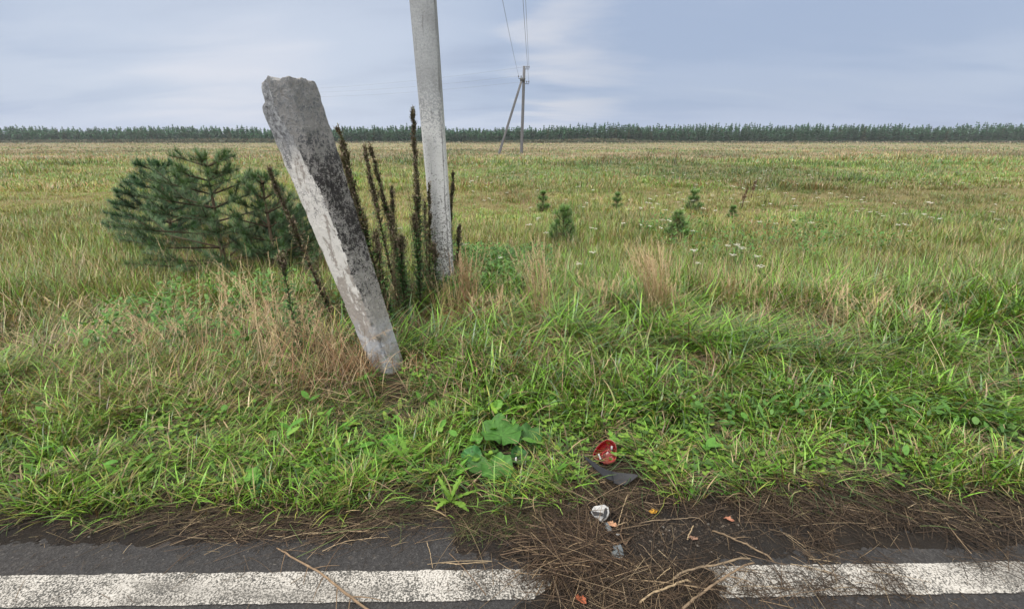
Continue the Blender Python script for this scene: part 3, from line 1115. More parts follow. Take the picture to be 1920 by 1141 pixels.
def verge_grass():
    a = Acc()
    # --- short, trampled grass next to the road
    n = 3900
    x, y, ix, bx, by, aa = tufts(n, 1.72, 3.1, 20, .050, 1.6)
    yr = road_y(bx, by)
    patch = fbm(bx * 2.1, by * 2.1, 91)
    px = px_of(bx, by)
    rightbare = sst(980, 1250, px) * sst(2.55, 2.1, by) * .45
    tg = fbm(x * 4.2, y * 4.2, 97)
    dens = (.12 + .95 * sst(.42, .56, tg))[ix] * sst(1.70, 1.85, yr + .22 * (fbm(bx * 3.2, by * 3.2, 92) - .5)) * (.35 + .9 * sst(.36, .58, patch)) - rightbare
    keep = (U(0, 1, len(bx)) < dens) & clear_of_post(bx, by)
    bx, by, aa, ix, patch = bx[keep], by[keep], aa[keep], ix[keep], patch[keep]
    m = len(bx)
    tone = U(.55, 1.4, n)[ix]
    px = px_of(bx, by)
    dead = .16 + .25 * sst(1000, 1300, px) * sst(2.5, 2.1, by) + .15 * sst(700, 500, px)
    c = pick({'a': (LUSH, .60 * sst(.3, .6, patch) + .15), 'b': (MID, .30), 'c': (DEEP, .20), 'd': (YEL, .30), 'g': (np.array([.17, .30, .05]), .18), 'e': (BROWN, dead), 'f': (TAN, dead * .45)}, m, ix) * tone[:, None]
    L = U(.07, .21, m) * (1 + .6 * sst(2.2, 3, by)) * low(bx, by)
    az = np.where(U(0, 1, m) > .45, aa, flow(bx, by)) + U(-.5, .5, m)
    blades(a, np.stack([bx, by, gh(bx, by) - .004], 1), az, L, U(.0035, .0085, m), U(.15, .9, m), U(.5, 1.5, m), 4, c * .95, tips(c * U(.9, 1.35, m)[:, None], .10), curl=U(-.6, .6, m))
    # flattened, matted blades lying in every direction
    m = 29000
    by = U(1.86, 3.3, m); bx = U(-1, 1, m) * ((by * .95 + .55) * 1.2 + .4)
    keep = (U(0, 1, m) < sst(1.76, 1.90, road_y(bx, by))) & clear_of_post(bx, by)
    bx, by = bx[keep], by[keep]; m = len(bx)
    c = pick({'a': (BROWN * .6, .5), 'b': (TAN, .10), 'c': (MID, .26), 'd': (DEEP, .35), 'e': (STRAW, .03), 'f': (YEL, .10)}, m) * U(.5, 1.2, m)[:, None]
    blades(a, np.stack([bx, by, gh(bx, by) + U(0, .045, m)], 1), U(0, 6.283, m), U(.08, .26, m), U(.0025, .005, m), U(1.2, 1.6, m), U(-.1, .5, m), 4, c, c, curl=U(-.9, .9, m))
    # --- lush band with long arching blades
    n = 3750
    x, y, ix, bx, by, aa = tufts(n, 2.40, 4.9, 22, .080, 1.0)
    px = px_of(bx, by)
    lush = fbm(bx * .8 + 4, by * .8, 95)
    lushness = np.clip(lush + .20 * sst(900, 1150, px) - .20 * sst(820, 600, px) * sst(2.6, 3.2, by), 0, 1)
    gap = fbm(bx * 1.7, by * 1.7, 96)
    tg = fbm(x * 3.2, y * 3.2, 98)
    keep = (U(0, 1, len(bx)) < (.30 + .8 * sst(.32, .52, gap)) * (.12 + 1.0 * sst(.40, .54, tg))[ix]) & clear_of_post(bx, by)
    # trampled hollow in front of the post
    keep &= ~((np.hypot((bx - POSTXY[0] - .05) / .38, (by - POSTXY[1] + .18) / .22) < 1) & (U(0, 1, len(bx)) < .8))
    bx, by, aa, ix, lushness, px = bx[keep], by[keep], aa[keep], ix[keep], lushness[keep], px[keep]
    m = len(bx)
    tone = U(.55, 1.35, n)[ix]
    s = sst(.36, .60, lushness)
    c = pick({'a': (LUSH, .62 * s + .06), 'b': (MID, .34), 'c': (DEEP, .20), 'd': (YEL, .10 + .16 * (1 - s)), 'e': (TAN, .03 + .15 * (1 - s)), 'f': (BLUE, .16 * s), 'g': (BROWN, .07 + .12 * (1 - s)), 'h': (STRAW, .02 + .10 * (1 - s))}, m, ix) * tone[:, None]
    L = U(.18, .46, m) * (.62 + .40 * sst(2.5, 3.4, by)) * (.8 + .3 * s) * low(bx, by)
    fl = flow(bx, by)
    az = np.where(U(0, 1, m) > .5, aa + U(-.4, .4, m), fl + U(-.6, .6, m))
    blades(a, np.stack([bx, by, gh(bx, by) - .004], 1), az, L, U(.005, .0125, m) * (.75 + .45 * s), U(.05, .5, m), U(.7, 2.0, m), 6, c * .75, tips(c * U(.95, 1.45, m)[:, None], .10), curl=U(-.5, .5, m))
    # dead thatch between the tufts
    m = 22000
    by = 2.6 * (6.2 / 2.6) ** U(0, 1, m); bx = U(-1, 1, m) * ((by * .95 + .55) * 1.2 + .4)
    keep = clear_of_post(bx, by)
    bx, by = bx[keep], by[keep]; m = len(bx)
    left = sst(900, 600, px_of(bx, by))
    c = pick({'a': (BROWN * .8, .4), 'b': (TAN, .25 + .2 * left), 'c': (RUST, .15 + .1 * left), 'd': (MID, .35), 'e': (STRAW, .1)}, m) * U(.5, 1.2, m)[:, None]
    blades(a, np.stack([bx, by, gh(bx, by) + U(0, .10, m)], 1), U(0, 6.283, m), U(.12, .42, m), U(.0025, .005, m), U(.7, 1.5, m), U(-.2, .9, m), 4, c, c * 1.1, curl=U(-.7, .7, m))
    # tall thin seed stalks standing through the verge
    n = 1050
    y = 2.9 * (7.2 / 2.9) ** U(0, 1, n); x = U(-1, 1, n) * (y * .95 + .55) * 1.15
    k = (U(0, 1, n) < .15 + 1.1 * sst(.45, .65, fbm(x * 1.3 + 5, y * 1.3, 161))) & clear_of_post(x, y) & (low(x, y) > .95)
    x, y = x[k], y[k]; n = len(x)
    c = pick({'a': (TAN, 1), 'b': (STRAW, .8), 'c': (np.array([.30, .19, .12]), .5), 'd': (OLIVE, .5)}, n) * U(.75, 1.15, n)[:, None]
    L = U(.32, .72, n) * (.7 + .3 * sst(3, 4, y)); az = np.where(U(0, 1, n) > .5, U(0, 6.283, n), 2.9); t0 = U(.02, .35, n); bd = U(.05, .6, n)
    blades(a, np.stack([x, y, gh(x, y)], 1), az, L, U(.002, .0036, n), t0, bd, 6, c * .9, c, prof=lambda t: 1 - .5 * t)
    # their panicles: short spikelets up the last quarter of each stalk
    for j in range(14):
        f = .74 + .26 * j / 13
        ph = t0 + bd * f * .5
        q = np.stack([x + np.cos(az) * np.sin(ph) * L * f, y + np.sin(az) * np.sin(ph) * L * f, gh(x, y) + np.cos(ph) * L * f], 1)
        blades(a, q + rng.normal(0, .003, (n, 3)), az + U(-2, 2, n), U(.012, .035, n), .0028, U(.1, .8, n), U(.2, 1, n), 2, c, c * 1.08)
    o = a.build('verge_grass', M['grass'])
    tag(o, 'rank green grass and matted dead blades on the road verge', 'grass', kind='stuff')


verge_grass()


def meadow_grass():
    a = Acc()
    # --- behind the verge: taller mixed grass, thinning into the meadow
    n = 5200
    x, y, ix, bx, by, aa = tufts(n, 4.3, 9.0, 20, .12, 1.7)
    px = px_of(bx, by)
    g = fbm(bx * .55 + 9, by * .55, 101)
    keep = (U(0, 1, len(bx)) < .45 + .6 * sst(.3, .5, fbm(bx * 1.2, by * 1.2, 102))) & clear_of_post(bx, by)
    bx, by, aa, ix, g, px = bx[keep], by[keep], aa[keep], ix[keep], g[keep], px[keep]
    m = len(bx); tone = U(.60, 1.35, n)[ix]
    s = sst(.40, .60, g + .10 * sst(850, 1000, px) * sst(6.8, 5.6, by))
    f = sst(4.6, 6.6, by)
    c = pick({'a': (LUSH, .10 + .45 * s * (1 - .4 * f)), 'b': (MID, .25 + .1 * s), 'c': (YEL, .22 + .18 * f), 'd': (OLIVE, .16 + .22 * f), 'e': (TAN, .08), 'f': (STRAW, .02), 'g': (DEEP, .10 + .14 * s), 'k': (np.array([.13, .18, .045]), .25), 'h': (RUST, .05)}, m, ix) * tone[:, None]
    L = U(.16, .42, m) * (1 - .25 * f) * low(bx, by)
    blades(a, np.stack([bx, by, gh(bx, by) - .005], 1), aa + U(-.5, .5, m), L, U(.004, .008, m), U(.05, .45, m), U(.3, 1.4, m), 4, c * .92, tips(c * U(.95, 1.25, m)[:, None], .10), curl=U(-.4, .4, m))
    # --- meadow
    for (y0, y1, n, per, spread, wid, hi) in ((7.6, 17, 8200, 20, .17, (.006, .011), (.07, .20)),
                                              (16, 34, 8200, 16, .38, (.014, .026), (.09, .25)),
                                              (32, 75, 7600, 13, .9, (.032, .06), (.12, .32)),
                                              (70, 190, 6400, 8, 2.4, (.10, .20), (.08, .22)),
                                              (180, 275, 3000, 6, 4.0, (.2, .4), (.10, .32))):
        x, y, ix, bx, by, aa = tufts(n, y0, y1, per, spread, 1.6)
        m = len(bx); tone = (U(.62, 1.30, n) * (.80 + .4 * vn(x * .9, y * .9, 119)))[ix]
        g = fbm(bx * .30 + 2, by * .30, 111); g2 = fbm(bx * .05, by * .11, 113, 3)
        px = px_of(bx, by)
        band = sst(17, 23, by) * sst(42, 32, by) * (.45 + .55 * sst(820, 1000, px))     # the greener strip
        far = sst(34, 48, by)
        s = np.clip(sst(.46, .62, g) * .8 + .7 * sst(.60, .74, fbm(bx * .16 + 31, by * .12, 114)) * (by > 9), 0, 1)
        clump = (sst(.60, .70, fbm(x * .45 + 3, y * .30, 115, 3)) * np.where(y > 14, 1, .6))[ix]
        rusty = (sst(.62, .72, fbm(x * .5 + 13, y * .35, 116, 3)) * (y < 60))[ix]
        moss = (sst(.56, .68, fbm(x * .33 + 23, y * .28, 117, 3)) * (y < 22))[ix]
        big = fbm(x * .10 + 5, y * .06, 120, 3)
        tone_big = (.72 + .56 * sst(.3, .7, big))[ix]
        pink = sst(.42, .60, g2)
        c = pick({'a': (MID, .20 + .40 * s * (1 - .8 * far) + .8 * band), 'b': (YEL, .34 * (1 - far) * (1 - .5 * band) + .06), 'c': (OLIVE, .55 * (1 - .7 * far) * (1 - .6 * band)),
                  'd': (TAN * [.86, .80, .80], .15 + .35 * far * (.4 + pink)), 'e': (np.array([.25, .180, .135]), .03 + .65 * far * pink), 'f': (STRAW * .85, .05 + .04 * far),
                  'g': (BLUE, .35 * band + .32 * far), 'h': (DEEP, .10 * s * (1 - far) + clump * (.9 - .5 * far)), 'i': (RUST, .06 * (1 - far) + .55 * rusty), 'j': (LUSH * .9, .75 * moss), 'k': (np.array([.125, .185, .045]), .45 * (1 - far))}, m, ix) * (tone * tone_big)[:, None]
        L = U(hi[0], hi[1], m) * (.60 + .30 * s + .7 * clump + .5 * rusty - .35 * moss + .5 * fbm(bx * .8, by * .8, 118))
        blades(a, np.stack([bx, by, gh(bx, by) - .01], 1), aa + U(-.6, .6, m), L, U(wid[0], wid[1], m), U(.05, .95, m), U(.1, 1.1, m), 3 if y0 < 30 else 2, c * .95, c * U(.95, 1.2, m)[:, None], curl=U(-.3, .3, m))
    o = a.build('meadow_grass', M['grass'])
    tag(o, 'yellow green meadow grass fading to straw towards the wood', 'grass', kind='stuff')


meadow_grass()

# ------------------------------------------------------------------ weeds growing on the verge (ground cover)
def leaf_patch(a, base, az, length, width, th0, bend, S, c0, c1, lobes=0):
    """broad leaves: dandelion-like when lobed"""
    def prof(t):
        w = math.sin(math.pi * min(1, .12 + .88 * t) ** 1.15) ** .8 + .04
        if lobes:
            w *= .45 + .55 * abs(math.cos(math.pi * lobes * t)) ** .7
        return w
    blades(a, base, az, length, width, th0, bend, S, c0, c1, curl=U(-.2, .2, len(base)), prof=prof)


def ground_weeds():
    a = Acc()
    # clover and small round leaves
    n = 850
    by = 1.92 * (3.4 / 1.92) ** U(0, 1, n); bx = U(-1, 1, n) * (by * .95 + .55) * 1.15
    px = px_of(bx, by)
    d = fbm(bx * 1.6 + 3, by * 1.6, 121) + .18 * sst(1150, 1380, px) * sst(2.3, 2.7, by) + .08 * sst(2.5, 2.1, by)
    keep = (U(0, 1, n) < sst(.46, .62, d)) & (road_y(bx, by) > 1.93) & clear_of_post(bx, by)
    bx, by = bx[keep], by[keep]; n = len(bx)
    for k in range(9):
        x = bx + U(-.07, .07, n); y = by + U(-.07, .07, n); z = gh(x, y) + U(.03, .13, n) * (.6 + .4 * sst(2, 2.8, by))
        c = pick({'a': (np.array([.10, .21, .030]), 1), 'b': (np.array([.16, .27, .04]), .6), 'c': (np.array([.055, .12, .028]), .6)}, n)
        a0 = U(0, 6.28, n)
        for q in range(3):
            blades(a, np.stack([x, y, z], 1), a0 + q * 2.09, U(.014, .026, n), U(.013, .022, n), U(1.0, 1.5, n), U(0, .4, n), 3, c, c, prof=lambda t: math.sin(math.pi * (.1 + .85 * t)) ** .6)
    # feathery and lobed leaves among the grass by the road
    n = 640
    by = 1.93 + 1.0 * U(0, 1, n) ** 1.4; bx = U(-1, 1, n) * (by * .95 + .55) * 1.12
    keep = (road_y(bx, by) > 1.90) & (U(0, 1, n) < .20 + .6 * sst(.42, .6, fbm(bx * 1.3, by * 1.3, 125))) & clear_of_post(bx, by)
    bx, by = bx[keep], by[keep]; n = len(bx)
    for k in range(4):
        c = pick({'a': (np.array([.11, .27, .035]), 1), 'b': (np.array([.08, .20, .03]), .8), 'c': (np.array([.19, .30, .05]), .4)}, n)
        P = np.stack([bx + U(-.01, .01, n), by + U(-.01, .01, n), gh(bx, by) + .012], 1)
        leaf_patch(a, P, U(0, 6.28, n), U(.06, .15, n), U(.016, .034, n), U(.5, 1.2, n), U(.2, .9, n), 9, c * .9, c, lobes=4)
    # broader oval leaves
    n = 60
    by = 1.95 + 1.6 * U(0, 1, n); bx = U(-1, 1, n) * (by * .95 + .55) * 1.12
    k_ = clear_of_post(bx, by); bx, by = bx[k_], by[k_]; n = len(bx)
    for k in range(3):
        c = pick({'a': (np.array([.085, .22, .035]), 1), 'b': (np.array([.15, .28, .05]), .5)}, n)
        P = np.stack([bx, by, gh(bx, by) + U(.03, .12, n)], 1)
        leaf_patch(a, P, U(0, 6.28, n), U(.04, .09, n), U(.022, .045, n), U(.7, 1.4, n), U(.1, .6, n), 6, c, c)
    # bushy green herbs further back, right of the pole and left of the post
    for (x0, x1, y0, y1, cnt, hi) in ((-.9, .1, 4.6, 6.4, 110, .30), (-3.2, -1.5, 3.0, 4.6, 60, .40), (1.0, 3.4, 2.3, 3.0, 36, .14), (-.6, .6, 5.2, 6.6, 60, .24), (2.2, 6, 6, 9, 90, .3)):
        cx, cy = U(x0, x1, cnt), U(y0, y1, cnt)
        for k in range(26):
            c = pick({'a': (np.array([.07, .17, .035]), 1), 'b': (np.array([.10, .21, .05]), .6), 'c': (np.array([.045, .11, .03]), .6)}, cnt)
            P = np.stack([cx + U(-.12, .12, cnt), cy + U(-.12, .12, cnt), gh(cx, cy) + hi * U(.15, 1.0, cnt)], 1)
            leaf_patch(a, P, U(0, 6.28, cnt), U(.03, .08, cnt), U(.014, .034, cnt), U(.6, 1.5, cnt), U(.1, .8, cnt), 4, c, c * 1.1)
    o = a.build('ground_weeds', M['leaf'])
    tag(o, 'clover and small leafy weeds mixed into the roadside grass', 'weeds', kind='stuff')


ground_weeds()


def litter():
    """uncountable dead stems and chaff along the road edge"""
    a = Acc()

    def lay(n, fx, fy, ln, r, cols, zlift, tilt=.12, sag=.035, dirbias=None):
        x, y = fx(n), fy(n)
        okk = np.ones(n, bool)
        for kx, ky, kr in LKEEP:
            okk &= np.hypot(x - kx, y - ky) > kr
        bare = fbm(x * 2.4 + 7, y * 3.2, 151) - .12 * sst(.12, .0, np.abs(x - .26) - .1)
        okk &= U(0, 1, n) < 1.25 - 1.15 * sst(.46, .62, bare)
        x, y = x[okk], y[okk]; n = len(x)
        L = U(ln[0], ln[1], n) * np.where(U(0, 1, n) > .9, 1.6, 1.0)
        az = U(0, 6.283, n) if dirbias is None else dirbias[0] + rng.normal(0, dirbias[1], n)
        d = np.stack([np.cos(az), np.sin(az), U(-tilt, tilt, n)], 1)
        p = np.stack([x, y, top_z(x, y) + zlift * U(0.1, 1, n) ** 1.6 + .002], 1)
        p0 = p - d * L[:, None] / 2; p1 = p + d * L[:, None] / 2
        for q in (p0, p1):
            q[:, 2] = np.maximum(q[:, 2], top_z(q[:, 0], q[:, 1]) + .001)
        sg = np.stack([-np.sin(az), np.cos(az), az * 0], 1) * (U(-sag, sag, n) * L)[:, None]
        sg[:, 2] = U(0, .02, n) * L * 2
        c = pick(cols, n) * U(.7, 1.25, n)[:, None]
        rr = U(r[0], r[1], n) * .85
        straws(a, p0, p1, sg, rr, rr * U(.35, .9, n), 4, c)

    LKEEP = []
    for px, py, r in ((1225, 962, .045), (1148, 989, .04), (697, 918, .04), (558, 947, .035), (1366, 977, .03), (1299, 1012, .03), (1088, 1128, .035), (1130, 911, .03),
                      (1207, 904, .03), (644, 989, .03), (1126, 964, .055), (1140, 990, .035), (1157, 1036, .05), (1068, 948, .03), (1159, 1002, .02), (1105, 978, .02),
                      (1150, 895, .07), (1175, 900, .09), (1160, 912, .07), (1130, 866, .08), (1185, 1040, .05), (1200, 1010, .04), (1240, 968, .04)):
        g = ground(px, py); LKEEP.append((g[0], g[1], r))
    DRYMIX = {'a': (np.array([.050, .034, .024]), .9), 'b': (np.array([.095, .066, .044]), .6), 'c': (np.array([.20, .148, .095]), .20), 'd': (np.array([.026, .019, .014]), .9), 'e': (np.array([.33, .26, .17]), .06)}
    GREENMIX = {'a': (np.array([.075, .062, .032]), 1), 'b': (np.array([.075, .11, .035]), .6), 'c': (np.array([.18, .14, .08]), .35), 'd': (np.array([.036, .026, .019]), 1)}
    w = lambda y: (y * .95 + .55) * 1.15
    # fringe between grass and asphalt
    lay(2500, lambda n: U(-2.9, 2.9, n), lambda n: 1.77 + rng.normal(0, .055, n), (.03, .17), (.0006, .0017), DRYMIX, .03)
    lay(1300, lambda n: U(-2.9, 2.9, n), lambda n: 1.86 + rng.normal(0, .10, n), (.04, .2), (.0007, .002), GREENMIX, .05)
    # right-hand side: more of it, reaching further in
    lay(2600, lambda n: U(.15, 2.6, n), lambda n: 1.70 + rng.normal(0, .14, n), (.03, .22), (.0007, .002), DRYMIX, .035)
    lay(2400, lambda n: U(.3, 1.9, n), lambda n: 1.98 + rng.normal(0, .14, n), (.05, .25), (.0008, .0022), DRYMIX, .05)
    # left-hand side on the asphalt
    lay(900, lambda n: rng.normal(-.95, .30, n), lambda n: 1.69 + rng.normal(0, .07, n), (.03, .20), (.0006, .0017), DRYMIX, .015, dirbias=(.35, .5))
    lay(900, lambda n: U(-2.8, -.35, n), lambda n: 1.74 + rng.normal(0, .06, n), (.03, .20), (.0006, .0018), GREENMIX, .02, dirbias=(.2, .6))
    lay(220, lambda n: U(-2.6, .1, n), lambda n: U(1.25, 1.75, n), (.015, .09), (.0005, .0013), DRYMIX, .002)
    # the tangled heap across the line
    lay(1050, lambda n: rng.normal(.25, .09, n), lambda n: 1.52 + rng.normal(0, .075, n), (.06, .30), (.0008, .0019), {'a': (np.array([.052, .034, .024]), 1), 'b': (np.array([.110, .074, .048]), .5), 'c': (np.array([.024, .017, .013]), 1), 'd': (np.array([.24, .175, .11]), .13)}, .045, .2, .12)
    lay(900, lambda n: rng.normal(.62, .20, n), lambda n: 1.46 + rng.normal(0, .10, n), (.05, .26), (.0007, .0019), DRYMIX, .03, .15, .1)
    lay(520, lambda n: rng.normal(.35, .18, n), lambda n: U(1.18, 1.42, n), (.04, .22), (.0006, .0017), DRYMIX, .022, .12, .1)
    lay(800, lambda n: U(.75, 1.5, n), lambda n: U(1.32, 1.66, n), (.03, .18), (.0006, .0016), DRYMIX, .02)
    lay(1200, lambda n: U(-.25, .3, n), lambda n: U(1.60, 1.84, n), (.03, .14), (.0006, .0016), GREENMIX, .02)
    lay(150, lambda n: rng.normal(.38, .28, n), lambda n: 1.50 + rng.normal(0, .13, n), (.10, .36), (.0014, .0028), {'a': (np.array([.10, .068, .045]), 1), 'b': (np.array([.19, .14, .09]), .6), 'c': (np.array([.05, .035, .025]), .6), 'd': (np.array([.30, .235, .155]), .15)}, .05, .12, .05)
    lay(60, lambda n: U(-2.6, -.3, n), lambda n: 1.70 + rng.normal(0, .06, n), (.08, .3), (.0012, .0024), DRYMIX, .012, .05, .05, dirbias=(.3, .5))
    lay(110, lambda n: U(.6, 2.6, n), lambda n: 1.72 + rng.normal(0, .14, n), (.08, .3), (.0012, .0026), DRYMIX, .03, .1, .05)
    # fine chaff
    lay(5200, lambda n: U(-.25, 2.2, n), lambda n: U(1.22, 1.85, n), (.006, .03), (.0005, .0012), DRYMIX, .006)
    lay(1800, lambda n: U(-2.4, -.2, n), lambda n: 1.72 + rng.normal(0, .07, n), (.006, .03), (.0005, .0012), DRYMIX, .006)
    o = a.build('straw_litter', M['straw'])
    tag(o, 'tangled brown straw and chaff swept over the road edge', 'straw', kind='stuff')


litter()


def soil_clods():
    a = Acc()
    ico = np.array([[0, 0, 1], [.894, 0, .447], [.276, .851, .447], [-.724, .526, .447], [-.724, -.526, .447], [.276, -.851, .447],
                    [.724, .526, -.447], [-.276, .894, -.447], [-.894, 0, -.447], [-.276, -.894, -.447], [.724, -.526, -.447], [0, 0, -1]])
    fc = np.array([[0, 1, 2], [0, 2, 3], [0, 3, 4], [0, 4, 5], [0, 5, 1], [1, 6, 2], [2, 7, 3], [3, 8, 4], [4, 9, 5], [5, 10, 1],
                   [6, 7, 2], [7, 8, 3], [8, 9, 4], [9, 10, 5], [10, 6, 1], [11, 7, 6], [11, 8, 7], [11, 9, 8], [11, 10, 9], [11, 6, 10]])
    n = 9000
    x = np.where(U(0, 1, n) < .6, rng.normal(.55, .45, n), U(-2.6, 2.6, n)); y = 1.62 + rng.normal(0, .15, n)
    k = (U(0, 1, n) < mud_cover(x, road_y(x, y)) * (.25 + .9 * sst(.4, .6, fbm(x * 5, y * 5, 171)))) & (y > 1.05) & (y < 1.98)
    x, y = x[k], y[k]; n = len(x)
    r = .0016 + .0055 * U(0, 1, n) ** 4
    V = ico[None] * U(.7, 1.3, (n, 12, 1)) * r[:, None, None] * [1, 1, .7]
    V = V + np.stack([x, y, top_z(x, y) + r * .35], 1)[:, None]
    F = (np.arange(n) * 12)[:, None, None] + fc[None]
    c = pick({'a': (np.array([.022, .017, .014]), 1), 'b': (np.array([.042, .032, .024]), .8), 'c': (np.array([.075, .062, .05]), .25), 'd': (np.array([.13, .12, .11]), .06)}, n)
    a.add(V.reshape(-1, 3), F.reshape(-1, 3), np.repeat(c, 12, 0))
    o = a.build('soil_crumbs', M['straw'], smooth=False)
    tag(o, 'dark crumbs of soil and grit strewn over the muddy road edge', 'soil', kind='stuff')


soil_clods()


# ------------------------------------------------------------------ single dead stems lying on the road
def lying_stem(p_list, r0, r1, col, label, twigs=0, lift=.004, group='dead stems lying on the road'):
    pts = []
    for k, (px, py) in enumerate(p_list):
        q = on_top(px, py)
        pts.append(q)
    pts = np.array(pts)
    # finer, slightly crooked path
    t = np.linspace(0, len(pts) - 1, 26)
    P = np.stack([np.interp(t, range(len(pts)), pts[:, i]) for i in range(3)], 1)
    ln = np.linalg.norm(P[-1] - P[0])
    P[:, :2] += (rng.normal(0, .0008, (26, 2))) + .006 * np.stack([np.sin(t * 2.3 + p_list[0][0]), np.cos(t * 2.9 + p_list[0][1])], 1) * min(1, ln)
    r = np.linspace(r0, r1, 26) * U(.85, 1.15, 26)
    lift = lift + (.014 if p_list[0][0] > 1000 else .006)
    P[:, 2] = np.maximum(P[:, 2], top_z(P[:, 0], P[:, 1])) + lift * np.interp(np.arange(26), [0, 4, 21, 25], [.4, 1, 1, .4]) + r
    a = Acc()
    c0 = P[0].copy(); c0[2] = float(top_z(c0[0], c0[1]))
    cc = np.repeat((np.array(col) * U(.75, 1.2, 26)[:, None])[:, None], 6, 1).reshape(-1, 3)
    cc = np.concatenate([cc, [col, col]])
    tube(a, P, r, cc, 6)
    for k in range(twigs):
        i = int(U(4, 22)); L = U(.04, .12); az = U(0, 6.28)
        d = P[min(i + 2, 25)] - P[i]; az = math.atan2(d[1], d[0]) + rng.choice([-1, 1]) * U(.4, 1.1)
        e = P[i] + [math.cos(az) * L, math.sin(az) * L, 0]; e[2] = float(top_z(e[0], e[1])) + .004
        straws(a, [P[i]], [e], [[0, 0, .006]], r[i] * .6, r[i] * .25, 3, np.array(col) * U(.7, 1.1))
    o = a.build('dead_stem', M['straw'], loc=c0)
    tag(o, label, 'stem', group)


PALE = (.27, .205, .13); GREYB = (.165, .125, .085); BRN = (.085, .056, .036); DKB = (.05, .033, .024)
lying_stem([(520, 1030), (545, 1046), (600, 1078), (640, 1108), (694, 1150)], .0030, .0052, (.18, .125, .08), 'long brown branching stem lying diagonally over the left part of the white line', 7)
lying_stem([(578, 1004), (640, 1001), (690, 998), (737, 971)], .0022, .0015, PALE, 'pale straw with a kink lying on bare asphalt above the white line', 1)
lying_stem([(604, 1034), (650, 1018), (690, 1012), (728, 1009)], .0016, .0012, PALE, 'slim curved straw on the asphalt below the kinked pale one', 3)
lying_stem([(610, 1072), (625, 1045), (648, 1014)], .0020, .0010, BRN, 'dark forked twig standing off the top edge of the white line', 3)
lying_stem([(480, 978), (540, 962), (590, 948), (622, 944)], .0024, .0016, GREYB, 'bundle-like grey brown stem along the grass edge at the left', 4)
lying_stem([(480, 972), (530, 962), (580, 955), (640, 946)], .0020, .0012, PALE, 'pale stem alongside a grey brown stem at the left grass edge', 1)
lying_stem([(510, 984), (532, 1000), (540, 1026)], .0024, .0014, BRN, 'short bent brown stem left on the asphalt under the straw', 1)
lying_stem([(826, 1057), (860, 1061), (915, 1057)], .0026, .0018, PALE, 'pale crooked twig just above the middle of the white line', 0)
lying_stem([(800, 1016), (808, 1045), (811, 1066)], .0016, .0010, PALE, 'thin upright-looking straw touching the white line in the middle', 0)
lying_stem([(1178, 930), (1166, 965), (1157, 993)], .0028, .0020, PALE, 'pale straight straw beside the broken white plastic piece', 0, .012)
lying_stem([(1155, 995), (1165, 990), (1178, 986)], .0024, .0016, PALE, 'short pale straw crossing a longer one beside the peach leaf', 0, .01)
lying_stem([(1090, 985), (1104, 986), (1116, 988)], .0026, .0020, PALE, 'short thick cream straw left of the peach coloured leaf', 0, .006)
lying_stem([(1200, 948), (1230, 953), (1262, 948)], .0030, .0022, GREYB, 'grey straw lying level above the yellow leaf', 2, .008)
lying_stem([(1198, 986), (1250, 982), (1300, 978), (1322, 985)], .0022, .0014, GREYB, 'long level stem under the yellow leaf', 1, .01)
lying_stem([(1170, 1038), (1120, 1020), (1060, 1012)], .0026, .0016, (.15, .095, .056), 'reddish brown stem running from the grey plastic piece into the straw heap', 2, .018)
lying_stem([(1180, 1052), (1120, 1062), (1060, 1075), (1030, 1083)], .0024, .0014, (.12, .074, .045), 'reddish stem at the foot of the straw heap below the grey plastic', 2, .014)
lying_stem([(1029, 1058), (1036, 1090), (1051, 1141)], .0024, .0018, GREYB, 'grey stem crossing down over the cut end of the white line', 1, .01)
lying_stem([(1260, 1092), (1310, 1074), (1360, 1064), (1408, 1052)], .0048, .0034, GREYB, 'thick frayed grey stalk crossing the right end of the white line, the upper one', 5, .012)
lying_stem([(1278, 1150), (1320, 1118), (1370, 1085), (1412, 1058)], .0055, .0036, (.15, .108, .072), 'thick brown stalk slanting down over the right end of the white line', 4, .012)
lying_stem([(1198, 1136), (1235, 1118), (1270, 1103), (1296, 1096)], .0036, .0044, PALE, 'cream stalk with a frayed tip below the thick grey stalk', 2, .012)
lying_stem([(1335, 1000), (1380, 1022), (1420, 1043), (1450, 1056)], .0040, .0034, (.15, .108, .07), 'brown stalk running out at the right end of the photographed verge', 2, .01)
lying_stem([(1288, 1016), (1294, 1004), (1300, 990)], .0030, .0022, PALE, 'short straw pointing away from the road by the pink leaf', 0, .01)
lying_stem([(1184, 1010), (1172, 1030), (1162, 1010), (1168, 985), (1177, 960)], .0036, .0030, BRN, 'dark thick stem behind the grey plastic piece', 1, .006)
lying_stem([(1196, 1022), (1225, 1058), (1248, 1084)], .0016, .0012, GREYB, 'thin dark straw to the right of the grey plastic piece', 0, .01)
lying_stem([(1224, 1100), (1245, 1080), (1260, 1070)], .0018, .0014, PALE, 'pale straw standing between the mud and the upper grey stalk', 0, .01)
lying_stem([(1165, 1095), (1170, 1120), (1174, 1141)], .0018, .0016, GREYB, 'straight straw pointing at the camera in the mud patch', 0, .008)


